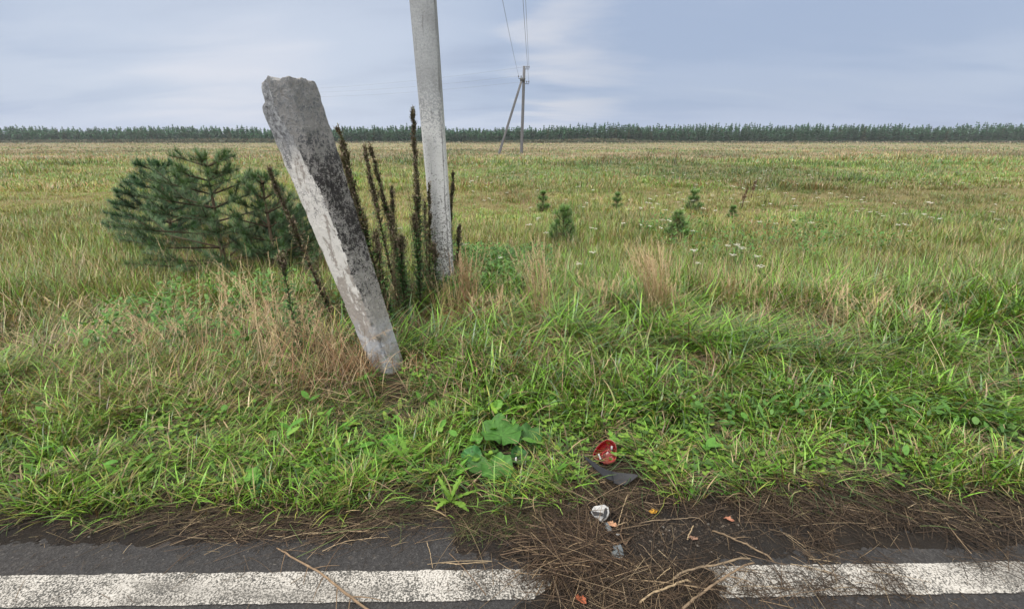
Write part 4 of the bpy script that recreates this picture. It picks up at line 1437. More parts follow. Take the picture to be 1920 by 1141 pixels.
# ------------------------------------------------------------------ fallen leaves
def fallen_leaf(px, py, size, col, az, label, curlup=.35, name='fallen_leaf', lift=.008, notch=True, col2=None):
    p = on_top(px, py)
    a = Acc()
    nr, na = 5, 28
    V = [[0, 0, 0]]; K = [col]
    for i in range(1, nr + 1):
        for k in range(na):
            th = 2 * math.pi * k / na
            R = size * (1 - .25 * abs(math.sin(th)) + (.10 * math.sin(th * 7 + px) + .06 * math.sin(th * 11 + py) if notch else 0))
            r = i / nr * R
            x, y = r * math.cos(th), r * math.sin(th) * .8
            z = curlup * (y * y / size * 1.2 + .25 * x * x / size) + .10 * size * math.sin(x / size * 4 + px) * i / nr + .05 * size * math.sin(th * 5) * i / nr
            V.append([x, y, z]); K.append(np.array(col) * (1.0 if abs(th - math.pi) > .2 else .75) if col2 is None or vn(x / size * 3 + px, y / size * 3, 5) > .5 else col2)
    F3 = [[0, 1 + k, 1 + (k + 1) % na] for k in range(na)]
    F4 = [[1 + i * na + k, 1 + (i + 1) * na + k, 1 + (i + 1) * na + (k + 1) % na, 1 + i * na + (k + 1) % na] for i in range(nr - 1) for k in range(na)]
    V = np.array(V, float)
    c, s = math.cos(az), math.sin(az)
    V = V @ np.array([[c, -s, 0], [s, c, 0], [0, 0, 1]]).T
    tl = math.radians(-16); ct, st_ = math.cos(tl), math.sin(tl)
    V = V @ np.array([[1, 0, 0], [0, ct, st_], [0, -st_, ct]])
    V[:, 2] += -V[:, 2].min() + lift
    a.add(V, np.array(F4), np.array(K))
    a.f.append(np.array(F3)); a.m.append(np.zeros(len(F3), int))
    o = a.build(name, M['dead_leaf'])
    o.location = p
    md = o.modifiers.new('thickness', 'SOLIDIFY'); md.thickness = .0012
    tag(o, label, 'leaf', 'fallen leaves by the road')


fallen_leaf(1225, 962, .026, (.55, .30, .04), .5, 'bright yellow fallen leaf on dark mud at the right', .4)
fallen_leaf(1148, 989, .026, (.42, .24, .15), -1.0, 'peach coloured curled leaf beside the broken white plastic', .8, lift=.012)
fallen_leaf(697, 918, .026, (.34, .15, .09), .3, 'reddish brown crumpled leaf at the grass edge on the left', 1.0, lift=.02)
fallen_leaf(558, 947, .024, (.50, .28, .18), 1.1, 'dull pinkish leaf on the straw at the far left', .3)
fallen_leaf(1366, 977, .022, (.34, .15, .10), -.8, 'narrow salmon pink leaf lying in straw on the right', .6)
fallen_leaf(1299, 1012, .020, (.30, .18, .13), -.5, 'faded pink leaf half hidden in straw below the yellow one', .4)
fallen_leaf(1088, 1128, .026, (.34, .10, .05), -.9, 'orange red leaf at the lower end of the straw heap', .5)
fallen_leaf(1019, 894, .015, (.36, .20, .12), .2, 'tiny orange brown leaf in the grass left of the black strip', .6, lift=.05)
fallen_leaf(1130, 911, .014, (.60, .44, .28), .2, 'tiny tan leaf in front of the black strip', .5, lift=.02)
fallen_leaf(1207, 904, .020, (.50, .36, .24), .9, 'small tan leaf at the right tip of the black strip', .5, lift=.02)
fallen_leaf(982, 829, .022, (.48, .24, .15), .4, 'rust coloured leaf beneath the big green leaf', .6, lift=.09)
fallen_leaf(644, 989, .016, (.20, .26, .09), .4, 'small olive green leaf fallen on the asphalt', .3)

# ------------------------------------------------------------------ mugwort: tall dark seed-headed stalks
def mugwort(base, tip, head, label, dens=1.0, width=.05, green=.5, bow=.05):
    base = np.asarray(base, float); tip = np.asarray(tip, float)
    L = np.linalg.norm(tip - base)
    root = thing('mugwort_plant', base, label, 'weed', 'tall dark mugwort stalks')
    n = 22
    t = np.linspace(0, 1, n)[:, None]
    side = np.array([U(-1, 1), U(-1, 1), 0]) * bow * L
    P = base * (1 - t) + tip * t + side * t * (1 - t) * 2 - base
    a = Acc()
    tube(a, P, np.linspace(.0065, .0018, n), (.085, .055, .040), 6)
    at = lambda q: np.stack([np.interp(q, t[:, 0], P[:, i]) for i in range(3)], 1)
    a.build('stem', M['bark'], root)
    # ascending side shoots hugging the stem, thick with brown seed clusters
    h = Acc()
    nb_ = int(34 * dens)
    q0 = np.sort(U(1 - head, .96, nb_))
    b0 = at(q0)
    ln = (.20 * (1 - q0) / head + .05) * L * .55 * U(.6, 1.2, nb_)
    az = U(0, 6.283, nb_)
    up = (P[-1] - P[-4]); up /= np.linalg.norm(up)
    b1 = b0 + up * ln[:, None] * .95 + np.stack([np.cos(az), np.sin(az), az * 0], 1) * (1.45 * width * U(.35, 1.0, nb_) * (.3 + .7 * (1 - q0) / head))[:, None]
    straws(h, b0, b1, 0, .0022, .0010, 3, (.075, .05, .036))
    m = int(3700 * dens * head / .5)
    k = rng.integers(0, nb_ + 4, m)
    s = U(.05, 1.02, m)
    # clusters with gaps along every shoot
    s = np.where(U(0, 1, m) < .7, np.clip((np.round(s * 6) / 6) + rng.normal(0, .035, m), .02, 1.05), s)
    main = k >= nb_
    wgt = U(.22, 1.0, nb_ + 4)
    drop = U(0, 1, m) > wgt[k]
    kk = np.minimum(k, nb_ - 1)
    p = b0[kk] * (1 - s[:, None]) + b1[kk] * s[:, None]
    p[main] = at(1 - head * U(0, .8, m)[main] ** 1.0)
    p += rng.normal(0, .0070, (m, 3))
    p = p[~drop]; m = len(p)
    c = pick({'a': (np.array([.115, .088, .070]), 1), 'b': (np.array([.175, .135, .102]), .9), 'c': (np.array([.26, .205, .155]), .5), 'd': (np.array([.135, .150, .070]), 1.1)}, m)
    blades(h, p, U(0, 6.283, m), U(.011, .030, m), U(.005, .011, m), U(.1, 1.5, m), U(.2, 1.4, m), 2, c, c)
    # drooping withered leaves poking out
    m = int(120 * dens)
    p = at(1 - head * U(0.1, 1.1, m))
    c = pick({'a': (np.array([.065, .052, .034]), 1), 'b': (np.array([.07, .095, .04]), .8)}, m)
    blades(h, p, U(0, 6.283, m), U(.03, .075, m), U(.005, .010, m), U(.5, 1.0, m), U(.8, 2.0, m), 5, c, c)
    # fine bare side stems rising round the plant from its foot
    m = int(11 * dens) + 2
    q = U(.02, .35, m); az = U(0, 6.283, m)
    e = at(q) + np.stack([np.cos(az) * U(.04, .14, m), np.sin(az) * U(.04, .14, m), L * U(.2, .45, m)], 1)
    straws(h, at(q), e, rng.normal(0, .012, (m, 3)), .0022, .0010, 4, (.12, .085, .058))
    straws(h, at(q * 0 + .02), at(q * 0 + .98), 0, .0016, .0010, 8, (.12, .085, .058)) if m else None
    k = np.repeat(np.arange(m), 36); sm = U(.45, 1, len(k))[:, None]
    p = at(q)[k] * (1 - sm) + e[k] * sm + rng.normal(0, .004, (len(k), 3))
    blades(h, p, U(0, 6.283, len(k)), U(.008, .022, len(k)), U(.003, .008, len(k)), U(.1, 1.4, len(k)), .6, 2, (.15, .125, .075), (.17, .14, .085))
    h.build('seed_head', M['dry'], root)
    g = Acc()
    m = int(330 * dens)
    q = U(.06, 1 - head * .70, m)
    p = at(q)
    gr = (U(0, 1, m) < green)[:, None]
    c = np.where(gr, np.array([[.065, .145, .045]]), np.array([[.10, .085, .045]])) * U(.7, 1.3, m)[:, None]
    leaf_patch(g, p, U(0, 6.283, m), U(.035, .10, m), U(.010, .024, m), U(.6, 1.2, m), U(.3, 1.6, m), 7, c, c, lobes=3)
    g.build('leaves', M['leaf'], root)


def stalk(bx, by, tx, ty, Y, Yt=None, **k):
    b = at_y(bx, by, Y); b[2] = float(gh(b[0], b[1])) - .01
    mugwort(b, at_y(tx, ty, Yt or Y), **k)


stalk(788, 565, 773, 200, 4.55, head=.58, width=.040, green=.8, bow=.02, dens=1.5, label='tallest dark mugwort stalk, upright and rising above the wood just left of the pole')
stalk(738, 560, 634, 234, 3.85, head=.52, width=.045, green=.5, dens=1.3, label='tall mugwort stalk leaning beside the leaning post, its tip just above the wood')
stalk(716, 560, 640, 285, 3.75, head=.50, width=.035, green=.5, dens=.9, label='mugwort stalk half hidden behind the right edge of the leaning post')
stalk(752, 560, 682, 272, 4.15, head=.46, width=.030, green=.5, dens=.9, label='leaning mugwort stalk, left one of a close pair between post and pole')
stalk(766, 560, 692, 270, 4.25, head=.48, width=.032, green=.5, dens=.9, label='leaning mugwort stalk, right one of a close pair between post and pole')
stalk(741, 540, 735, 350, 4.4, head=.42, width=.028, green=.5, dens=.6, label='short mugwort stalk midway between the leaning post and the tallest stalk')
stalk(805, 560, 805, 342, 4.7, head=.55, width=.022, green=.4, dens=.7, label='thin mugwort stalk standing against the left edge of the white pole')
stalk(835, 560, 850, 318, 5.15, head=.50, width=.030, green=.4, dens=.8, label='mugwort stalk standing just right of the white pole')
stalk(797, 560, 795, 372, 5.0, head=.4, width=.03, green=.6, dens=.5, label='low mugwort stalk close behind the tallest one')
stalk(630, 560, 502, 312, 3.9, head=.55, width=.034, green=.2, dens=1.0, bow=.03, label='mugwort stalk slanting left behind the leaning post in front of the pine')
stalk(700, 580, 664, 385, 3.95, head=.35, width=.04, green=.8, dens=.6, label='leafy green mugwort close beside the middle of the leaning post')
stalk(790, 590, 776, 400, 4.3, head=.2, width=.03, green=1.0, dens=.9, label='bright green leafy herb at the foot of the tallest mugwort')
stalk(850, 575, 843, 430, 4.9, head=.12, width=.03, green=.6, dens=.35, label='small dark herb at the right foot of the white pole')
stalk(560, 640, 527, 480, 3.2, head=.15, width=.05, green=1.0, dens=.6, label='green leafy herb with a dark stem left of the leaning post')


stalk(770, 575, 728, 400, 4.1, head=.35, width=.05, green=.7, dens=.8, label='leafy brown green mugwort under the leaning pair of stalks')
stalk(765, 585, 752, 440, 4.0, head=.25, width=.05, green=.9, dens=.8, label='low leafy mugwort in front of the tallest stalk')
stalk(815, 585, 812, 455, 4.5, head=.3, width=.05, green=.6, dens=.7, label='leafy weed stalk crossing the left foot of the white pole')
stalk(735, 590, 704, 430, 3.8, head=.3, width=.04, green=.8, dens=.7, label='leafy mugwort stem between the leaning post and the leaning pair')
stalk(858, 590, 862, 420, 5.0, head=.3, width=.04, green=.4, dens=.6, label='thin brown weed right of the pole beside the reddish tuft')


# ------------------------------------------------------------------ young pines
def pine(base, h, spread, label, nw=6, nl=.06, wid=.0028, col=(.045, .105, .060), group='pine saplings in the meadow', dens=1.0, name='pine_sapling', asc=.75):
    base = np.asarray(base, float)
    root = thing(name, base, label, 'pine', group)
    a = Acc(); nd = Acc()
    n = 10
    t = np.linspace(0, 1, n)[:, None]
    P = np.concatenate([rng.normal(0, .01 * h, (n, 2)) * t, t * h], 1)
    tube(a, P, np.linspace(.022 * h + .002, .004 * h + .001, n), (.13, .095, .065), 7)
    at = lambda q: np.array([np.interp(q, t[:, 0], P[:, i]) for i in range(3)])
    segs = [(at(.15), at(.6), .7), (at(.55), at(1.0), 1.0)] if h < .9 else [(at(.72), at(1.0), 1.0)]
    for w in range(nw):
        q = .10 + .80 * w / max(1, nw - 1)
        k = rng.integers(4, 7)
        a0 = U(0, 6.28)
        L = spread * (1 - q) ** (.8 if h > .9 else .55) * .95 + (.12 if h > .9 else .22) * spread
        for j in range(k):
            az = a0 + 6.283 * j / k + U(-.3, .3)
            l = L * U(.7, 1.15)
            s = at(q)
            d = np.array([math.cos(az), math.sin(az), asc * (.5 + .9 * q)]); d /= np.linalg.norm(d)
            mid = s + d * l * .6 + [0, 0, -.04 * l]
            e = mid + (d * .5 + [0, 0, .35]) * l * .45
            tube(a, [s, mid, e], [.008 * h + .001, .005 * h + .001, .0015], (.12, .085, .06), 5)
            segs += [(s * .7 + mid * .3, mid, .8), (mid, e, 1.0)]
            for sgn in (-1, 1):
                if l > .18 * h * .6:
                    az2 = az + sgn * U(.5, .9)
                    d2 = np.array([math.cos(az2), math.sin(az2), asc * .8]); d2 /= np.linalg.norm(d2)
                    e2 = mid + d2 * l * .42
                    tube(a, [mid, e2], [.003 * h + .0005, .0012], (.12, .085, .06), 4)
                    segs.append((mid, e2, 1.0))
    for s, e, k in segs:
        # a brush of needles at the end of each shoot, some inner ones gone brown
        m = int(30 * dens)
        d = (e - s) / (np.linalg.norm(e - s) + 1e-9)
        v = d * .9 + rng.normal(0, .55, (m, 3)); v /= np.linalg.norm(v, axis=1, keepdims=True)
        c = np.array(col) * U(.9, 1.9, m)[:, None] * [1.15, 1.05, .8]
        blades(nd, e - d * U(0, .035, m)[:, None], np.arctan2(v[:, 1], v[:, 0]), nl * U(.5, 1.0, m), wid, np.arccos(np.clip(v[:, 2], -1, 1)), U(-.1, .2, m), 1, c, c * 1.1, prof=lambda q: 1 - .6 * q)
        if U(0, 1) > .6:
            m = 14
            q = s + (e - s) * U(0, .5, m)[:, None]
            v = rng.normal(0, 1, (m, 3)); v /= np.linalg.norm(v, axis=1, keepdims=True)
            blades(nd, q, np.arctan2(v[:, 1], v[:, 0]), nl * .8, wid, np.arccos(np.clip(v[:, 2], -1, 1)), .2, 1, (.17, .095, .05), (.19, .11, .06), prof=lambda t: 1 - .6 * t)
        l = np.linalg.norm(e - s)
        m = max(8, int(l / nl * 42 * dens * k))
        u = U(0, 1, m)[:, None]
        p = s * (1 - u) + e * u
        d = (e - s) / (l + 1e-9)
        off = rng.normal(0, 1, (m, 3)); off -= (off @ d)[:, None] * d; off /= np.linalg.norm(off, axis=1, keepdims=True)
        v = d * U(.2, 1.1, m)[:, None] + off * U(.4, 1.0, m)[:, None] + rng.normal(0, .15, (m, 3))
        v /= np.linalg.norm(v, axis=1, keepdims=True)
        az = np.arctan2(v[:, 1], v[:, 0]); ph = np.arccos(np.clip(v[:, 2], -1, 1))
        c = np.array(col) * U(.65, 1.45, m)[:, None]
        blades(nd, p, az, nl * U(.7, 1.15, m), wid, ph, U(-.15, .25, m), 1, c, c * [1.1, 1.1, .95], prof=lambda q: 1 - .6 * q)
    a.build('trunk', M['bark'], root)
    nd.build('needles', M['needle'], root)


def pine_at(px, py_base, py_top, spread_px, label, **k):
    k['nl'] = k['nl'] * 1.15; k['nw'] = max(3, k['nw'] - 1); k['asc'] = .95; k['col'] = (.095, .185, .070); k['dens'] = .5
    b = ground(px, py_base)
    spread_px *= 1.2; py_top -= 4
    mpp = (b[1] * CP + CAM_H * SP) / FPX
    pine(b, (py_base - py_top) * mpp * 1.08, spread_px * mpp, label, **k)


pine_at(1055, 462, 404, 24, 'bushy pine sapling nearest the middle of the meadow, right of a pale grass spot', nl=.085, wid=.006, nw=6)
pine_at(1267, 450, 410, 20, 'rounded pine sapling on the right of the meadow among white flowers', nl=.075, wid=.006, nw=5)
pine_at(1298, 398, 370, 17, 'pine sapling with a side shoot pointing right, behind the rounded one', nl=.08, wid=.008, nw=4)
pine_at(1156, 394, 372, 10, 'slim pine seedling between two bigger saplings in the meadow', nl=.07, wid=.008, nw=4)
pine_at(1018, 394, 368, 12, 'dark small pine sapling behind and left of the middle one', nl=.075, wid=.008, nw=4)
pine_at(1372, 412, 396, 9, 'tiny pine seedling near the right edge of the meadow', nl=.06, wid=.008, nw=3)

# the young pine at the left, and two lower ones beside it
b = ground(425, 508); pine(b, 1.42, 1.25, 'young dark pine tree left of the leaning post', nw=8, nl=.085, wid=.0042, dens=1.35, name='pine_tree', group='young pines left of the post', col=(.058, .112, .052), asc=.35)
b = ground(520, 520); pine(b, 1.22, .72, 'shorter dense pine between the bigger pine and the leaning post', nw=7, nl=.085, wid=.0042, dens=1.35, name='pine_tree', group='young pines left of the post', col=(.052, .104, .050), asc=.5)
b = ground(566, 492); pine(b, .66, .50, 'low spreading pine just left of the leaning post, behind the slanting stalk', nw=6, nl=.085, wid=.0045, dens=2.0, name='pine_tree', group='young pines left of the post', col=(.050, .115, .062), asc=.5)
b = ground(330, 470); pine(b, 1.30, .95, 'young pine furthest left beyond the bigger one', nw=8, nl=.085, wid=.005, dens=1.8, name='pine_tree', group='young pines left of the post', asc=.4)


# ------------------------------------------------------------------ yarrow
def yarrow_mesh(detail):
    a = Acc(); f = Acc()
    ds = .0038 if detail else .0075
    h = .46
    n = 7 if detail else 4
    tube(a, [[0, 0, 0], [.01, .005, h * .5], [0, .01, h]], [.0028, .0022, .0018], (.10, .14, .06), 5)
    for k in range(n):
        az = 6.283 * k / n + .4; r = .036 * (1 if k % 2 else .55)
        e = np.array([math.cos(az) * r, math.sin(az) * r + .01, h + .030 + .006 * (k % 3)])
        tube(a, [[0, .01, h * .9], e], [.0013, .001], (.10, .14, .06), 4)
        m = 8 if detail else 6
        for j in range(m):
            q = 6.283 * j / m * 2.4; rr = .0135 * math.sqrt((j + .5) / m)
            c = e + [math.cos(q) * rr, math.sin(q) * rr, .002 + .003 * math.sin(j * 3)]
            v = [c + [math.cos(6.283 * i / 5) * ds, math.sin(6.283 * i / 5) * ds, 0] for i in range(5)] + [c + [0, 0, .003]]
            f.add(np.array(v), np.array([[i, (i + 1) % 5, 5] for i in range(5)]), (.58, .565, .53))
    if detail:
        m = 26
        p = np.stack([np.zeros(m), np.full(m, .004), U(.03, h * .85, m)], 1)
        blades(a, p, U(0, 6.28, m), U(.03, .07, m), .007, U(.4, 1.0, m), .6, 3, (.08, .15, .05), (.09, .17, .05))
    return a, f


ya, yf = yarrow_mesh(True)
ystem = ya.build('stem', M['leaf']); yflow = yf.build('flower_head', M['petal'])
for o in (ystem, yflow): C.objects.unlink(o)
ya2, yf2 = yarrow_mesh(False)
ya2.v += yf2.v; ya2.f += [q + ya2.n for q in yf2.f]; ya2.c += yf2.c
ya2.m += [np.ones(len(q), int) for q in yf2.f]; ya2.n += yf2.n
yfar = ya2.build('yarrow_plant', [M['leaf'], M['petal']]); C.objects.unlink(yfar)


def yarrow_near(px, py, label, s=1.0):
    # (px, py) is where the flower head shows
    d = ray(px, py); H = .47 * s
    t = (H - CAM_H) / d[2]
    x, y = d[0] * t, d[1] * t
    root = thing('yarrow_plant', (x, y, float(gh(x, y))), label, 'wildflower', 'white yarrow flowering in the meadow')
    root.rotation_euler = (U(-.12, .12), U(-.12, .12), U(0, 6.28)); root.scale = (s * .85, s * .85, s)
    for o in (ystem, yflow):
        c = o.copy(); C.objects.link(c); c.parent = root


for px, py, lab, s in ((1303, 476, 'white yarrow head standing taller than its neighbours right of the plumed dry grass', 1.0),
                       (1375, 464, 'pair of white yarrow heads high on the right among brown grass', 1.0),
                       (1388, 468, 'white yarrow head immediately right of a high pair on the right', .95),
                       (1418, 488, 'white yarrow cluster close to the right edge, the upper one', .95),
                       (1426, 502, 'white yarrow cluster close to the right edge, the lower one', .95),
                       (1371, 487, 'white yarrow head below the high pair on the right', .9),
                       (1304, 504, 'lower white yarrow head right of the plumed dry grass', .85),
                       (1078, 499, 'loose white yarrow head between the two dry grass clumps', .9),
                       (1106, 481, 'white yarrow head left of the plumed dry grass clump', .95),
                       (938, 488, 'white yarrow head among green herbs right of the pole', .8),
                       (868, 466, 'cream yarrow head just right of the pole', 1.0),
                       (1360, 466, 'faint yarrow head at the left of the high pair', .9)):
    yarrow_near(px, py, lab, s)

cnt = 0
while cnt < 210:
    y = 6.6 * (26 / 6.6) ** U(0, 1)
    x = U(-1, 1) * (y * .95 + .5) * 1.1
    px = px_of(x, y)
    dn = vn(x * .35, y * .3, 131)
    if U(0, 1) > (.25 + .75 * (px > 860)) * (.25 + 1.2 * max(0, dn - .35)) * (.5 if px > 1440 else 1) or math.hypot(x - nb[0], y - nb[1]) < .4 or (px < 740):
        continue
    o = yfar.copy(); C.objects.link(o)
    s = U(.65, 1.0)
    k = s * (1 + max(0, y - 10) * .035)
    o.location = (x, y, float(gh(x, y))); o.rotation_euler = (U(-.12, .12), U(-.12, .12), U(0, 6.28)); o.scale = (k, k, s)
    tag(o, 'small white yarrow flower scattered in the open meadow', 'wildflower', 'white yarrow flowers scattered further out')
    cnt += 1


# ------------------------------------------------------------------ dry grass clumps that stand out
def dry_clump(px, py, top_py, Yoff, n, spread, lean, label, plume=True, col=None, droop=.6, wid=1.0, azm=None):
    b = ground(px, py)
    H = at_y(px, top_py, b[1] + Yoff)[2]
    a = Acc()
    cols = col or {'a': (TAN, 1), 'b': (STRAW, .8), 'c': (np.array([.42, .27, .16]), .7), 'd': (OLIVE * 1.1, .4)}
    n = int(n * 1.7)
    x, y = rng.normal(0, spread, n), rng.normal(0, spread, n) * .8
    z = gh(x + b[0], y + b[1]) - b[2]
    c = pick(cols, n) * U(.8, 1.2, n)[:, None]
    az = (U(0, 6.283, n) if azm is None else azm + rng.normal(0, .9, n))
    L = H * U(.6, 1.18, n)
    st0, sbd, scu = U(.0, .22, n) + lean, U(.05, droop, n), U(-.3, .3, n)
    sx, sy, sz, saz, sL = x, y, z, az, L
    blades(a, np.stack([x, y, z], 1), az, L, U(.0022, .0042, n) * wid, st0, sbd, 14, c * .9, c * 1.1, curl=scu, prof=lambda t: 1 - .6 * t)
    m = int(n * .8)
    x, y = rng.normal(0, spread * 1.2, m), rng.normal(0, spread, m)
    c = pick(cols, m) * U(.75, 1.15, m)[:, None]
    blades(a, np.stack([x, y, gh(x + b[0], y + b[1]) - b[2]], 1), U(0, 6.283, m), H * U(.35, .7, m), U(.004, .007, m) * wid, U(.1, .6, m), U(.6, 2.0, m), 7, c, c, curl=U(-.8, .8, m))
    if plume:
        p = a
        k = n // 2
        S = 14
        pos = np.stack([sx[:k], sy[:k], sz[:k]], 1); path = [pos.copy()]
        for q in range(S):
            tt = q / S; ph = st0[:k] + sbd[:k] * tt; aq = saz[:k] + scu[:k] * tt
            pos = pos + np.stack([np.sin(ph) * np.cos(aq), np.sin(ph) * np.sin(aq), np.cos(ph)], 1) * (sL[:k] / S)[:, None]
            path.append(pos.copy())
        path = np.array(path)
        for q in range(34):
            f = .66 + .335 * q / 33
            i0 = min(S - 1, int(f * S)); fr = f * S - i0
            pt = path[i0] * (1 - fr) + path[i0 + 1] * fr
            cc = pick({'a': (STRAW, 1), 'b': (TAN, .8), 'c': (np.array([.40, .28, .19]), .6)}, k)
            ph = st0[:k] + sbd[:k] * f
            blades(p, pt, saz[:k] + U(-1.4, 1.4, k), U(.025, .06, k) * (1.15 - .85 * (f - .66) / .34), .0030 * wid, ph + U(.0, .6, k), U(.2, 1.2, k), 2, cc, cc)
    o = a.build('dry_grass_clump', M['dry']); o.location = b
    tag(o, label, 'grass clump', 'clumps of dry grass on the verge')


dry_clump(1236, 612, 470, .1, 120, .075, .04, 'tallest straw coloured grass clump with drooping plumes, right of the middle', droop=.7, azm=2.9)
dry_clump(1215, 540, 462, .2, 40, .06, .05, 'pale feathery grass tuft behind and left of the tallest plumed clump', droop=1.0, azm=3.0)
dry_clump(1022, 612, 468, .0, 55, .06, .10, 'thin tan grass clump leaning left in the middle of the verge', plume=True, azm=2.8, droop=.3)
dry_clump(876, 590, 478, .0, 60, .05, .02, 'upright reddish tan grass tuft just right of the pole foot', col={'a': (np.array([.38, .24, .15]), 1), 'b': (np.array([.30, .17, .10]), .6), 'c': (STRAW, .4)}, droop=.25)
dry_clump(845, 610, 520, .0, 50, .07, .05, 'bleached grass tuft around the foot of the white pole', droop=.7, plume=False)
dry_clump(985, 690, 610, .0, 110, .11, .7, 'flattened orange tan patch of dead grass right of the leaning post', plume=False, droop=1.2, col={'a': (np.array([.44, .27, .15]), 1), 'b': (STRAW, .7), 'c': (RUST, .5), 'd': (TAN, .6)})
dry_clump(606, 735, 560, -.1, 36, .16, .15, 'large dry brown weed and grass clump left of the leaning post foot', azm=2.6, droop=1.6, col={'a': (np.array([.17, .105, .062]), 1), 'z': (BROWN, .8), 'b': (TAN, .8), 'c': (STRAW, .4), 'd': (RUST, .7)})
dry_clump(530, 690, 490, .0, 34, .13, .10, 'loose dry grass at the left of the big brown clump', azm=2.2, droop=1.2)
dry_clump(668, 712, 590, .0, 50, .07, .5, 'dead stalks slumped against the foot of the leaning post', azm=3.3, plume=False, col={'a': (RUST, 1), 'b': (TAN, .7), 'c': (BROWN, .6)})
dry_clump(800, 690, 610, .0, 60, .12, .5, 'sparse tan stalks lying towards the right of the leaning post', plume=False, azm=-.6, droop=.6)
dry_clump(1330, 575, 500, .1, 60, .16, .05, 'rusty brown grass patch beyond the lush grass on the right', plume=False, col={'a': (np.array([.25, .16, .09]), 1), 'b': (TAN, .7), 'c': (RUST, .5)})
dry_clump(1395, 590, 490, .1, 40, .14, .05, 'thin tan grass on the right in front of the yarrow', droop=.6)
dry_clump(992, 440, 425, .3, 90, .13, .1, 'low pale pinkish grass spot beside the middle pine sapling', plume=False, wid=2, col={'a': (np.array([.36, .28, .20]), 1), 'b': (np.array([.28, .23, .16]), .7)})
dry_clump(1120, 600, 520, .0, 50, .12, .1, 'wispy tan grass stalks between the thin leaning clump and the tallest one', droop=.5)
dry_clump(930, 620, 545, .0, 40, .12, .15, 'wispy dry grass in front of the green herbs by the pole', droop=.6)
dry_clump(390, 700, 540, .0, 50, .26, .10, 'dry grass patch in front of the pines', droop=.7)
dry_clump(1600, 640, 520, .0, 70, .25, .08, 'dry grass patch far right of the verge', droop=.7)


# dark dock stalks standing here and there in the meadow
for px, py, tp, lab in ((1214, 300, 287, 'dark rusty dock stalk in the pale far strip of the meadow'),
                        (1266, 303, 293, 'dark dock stalk right of another one in the far meadow'),
                        (1408, 372, 350, 'brown dock stalk standing near the right edge of the meadow'),
                        (1390, 392, 366, 'short brown dock stalk left of the one near the right edge'),
                        (1128, 320, 296, 'small dark dock stalk in the green strip of the meadow')):
    b = ground(px, py); mpp = (b[1] * CP) / FPX
    H = (py - tp) * mpp + .15
    a = Acc()
    tube(a, [[0, 0, 0], [H * .05, 0, H * .5], [H * .14, 0, H]], [.012, .010, .006], (.13, .085, .06), 5)
    m = 60
    s = U(.45, 1, m)
    blades(a, np.stack([H * .14 * s ** 1.5, s * 0, H * s], 1) + rng.normal(0, .02, (m, 3)), U(0, 6.28, m), .07, .04, U(.2, 1, m), .5, 1, (.12, .075, .05), (.14, .085, .055))
    o = a.build('dock_stalk', M['dry']); o.location = b
    tag(o, lab, 'weed', 'dark dock stalks in the meadow')


# ------------------------------------------------------------------ big round leaves and rosettes at the road edge
def round_leaf(acc, centre, R, az, tilt, roll, col, fold=0.0, kidney=.55, seed=0, stalk_to=None, pet=None):
    """kidney shaped leaf with a notch, wavy toothed rim and raised pale veins"""
    nr, na = 12, 84
    V = [[0, 0, 0]]; K = [np.array(col) * 1.5]
    nv = 9
    for i in range(1, nr + 1):
        r = i / nr
        for k in range(na):
            th = -math.pi + 2 * math.pi * (k + .5) / na                 # 0 = leaf tip, +-pi = notch
            edge = R * (1 - .10 * abs(math.sin(th * .5)) - kidney * max(0, (abs(th) - 2.45) / .69) ** 2)
            edge *= 1 + (.035 * math.sin(th * 8 + seed) + .022 * math.sin(th * 19 + seed * 2)) * r ** 3
            x, y = r * edge * math.cos(th), r * edge * math.sin(th)
            vein = max(0, 1 - abs(((th * nv / (1.75 * math.pi)) + .5) % 1 - .5) * 2 * (2.5 + 6 * r)) if abs(th) < 2.8 else 0
            side = max(0, 1 - abs((r * 5 + abs(math.sin(th * nv / 1.75)) * .9) % 1 - .5) * 7) * .35
            z = R * (.17 * r * r * math.sin(th * 3 + seed) + .11 * r ** 3 * math.sin(th * 7 + seed * 1.7) + .13 * r ** 2 - .020 * vein * (1 - .4 * r) + .035 * r * abs(math.sin(th * nv / 1.75)))
            z += fold * abs(y) * .9
            V.append([x, y * (1 - .25 * fold), z])
            K.append(np.array(col) * (1 + .55 * max(vein * .9, side * .4)) * (1 + .15 * (fbm(x / R * 3 + seed, y / R * 3, 141) - .5)))
    V = np.array(V, float)
    ca, sa = math.cos(az), math.sin(az)
    cr, sr = math.cos(roll), math.sin(roll)
    ct, st_ = math.cos(tilt), math.sin(tilt)
    V = V @ np.array([[1, 0, 0], [0, cr, -sr], [0, sr, cr]]).T
    V = V @ np.array([[ca, -sa, 0], [sa, ca, 0], [0, 0, 1]]).T
    V = V @ np.array([[1, 0, 0], [0, ct, -st_], [0, st_, ct]]).T        # tip the leaf towards the camera (about x)
    F3 = np.array([[0, 1 + k, 1 + (k + 1) % na] for k in range(na - 1)])
    F4 = np.array([[1 + i * na + k, 1 + (i + 1) * na + k, 1 + (i + 1) * na + k + 1, 1 + i * na + k + 1] for i in range(nr - 1) for k in range(na - 1)])
    V = V + np.asarray(centre)
    acc.add(V, F4, np.array(K)); acc.f.append(F3 + acc.n - len(V)); acc.m.append(np.zeros(len(F3), int))


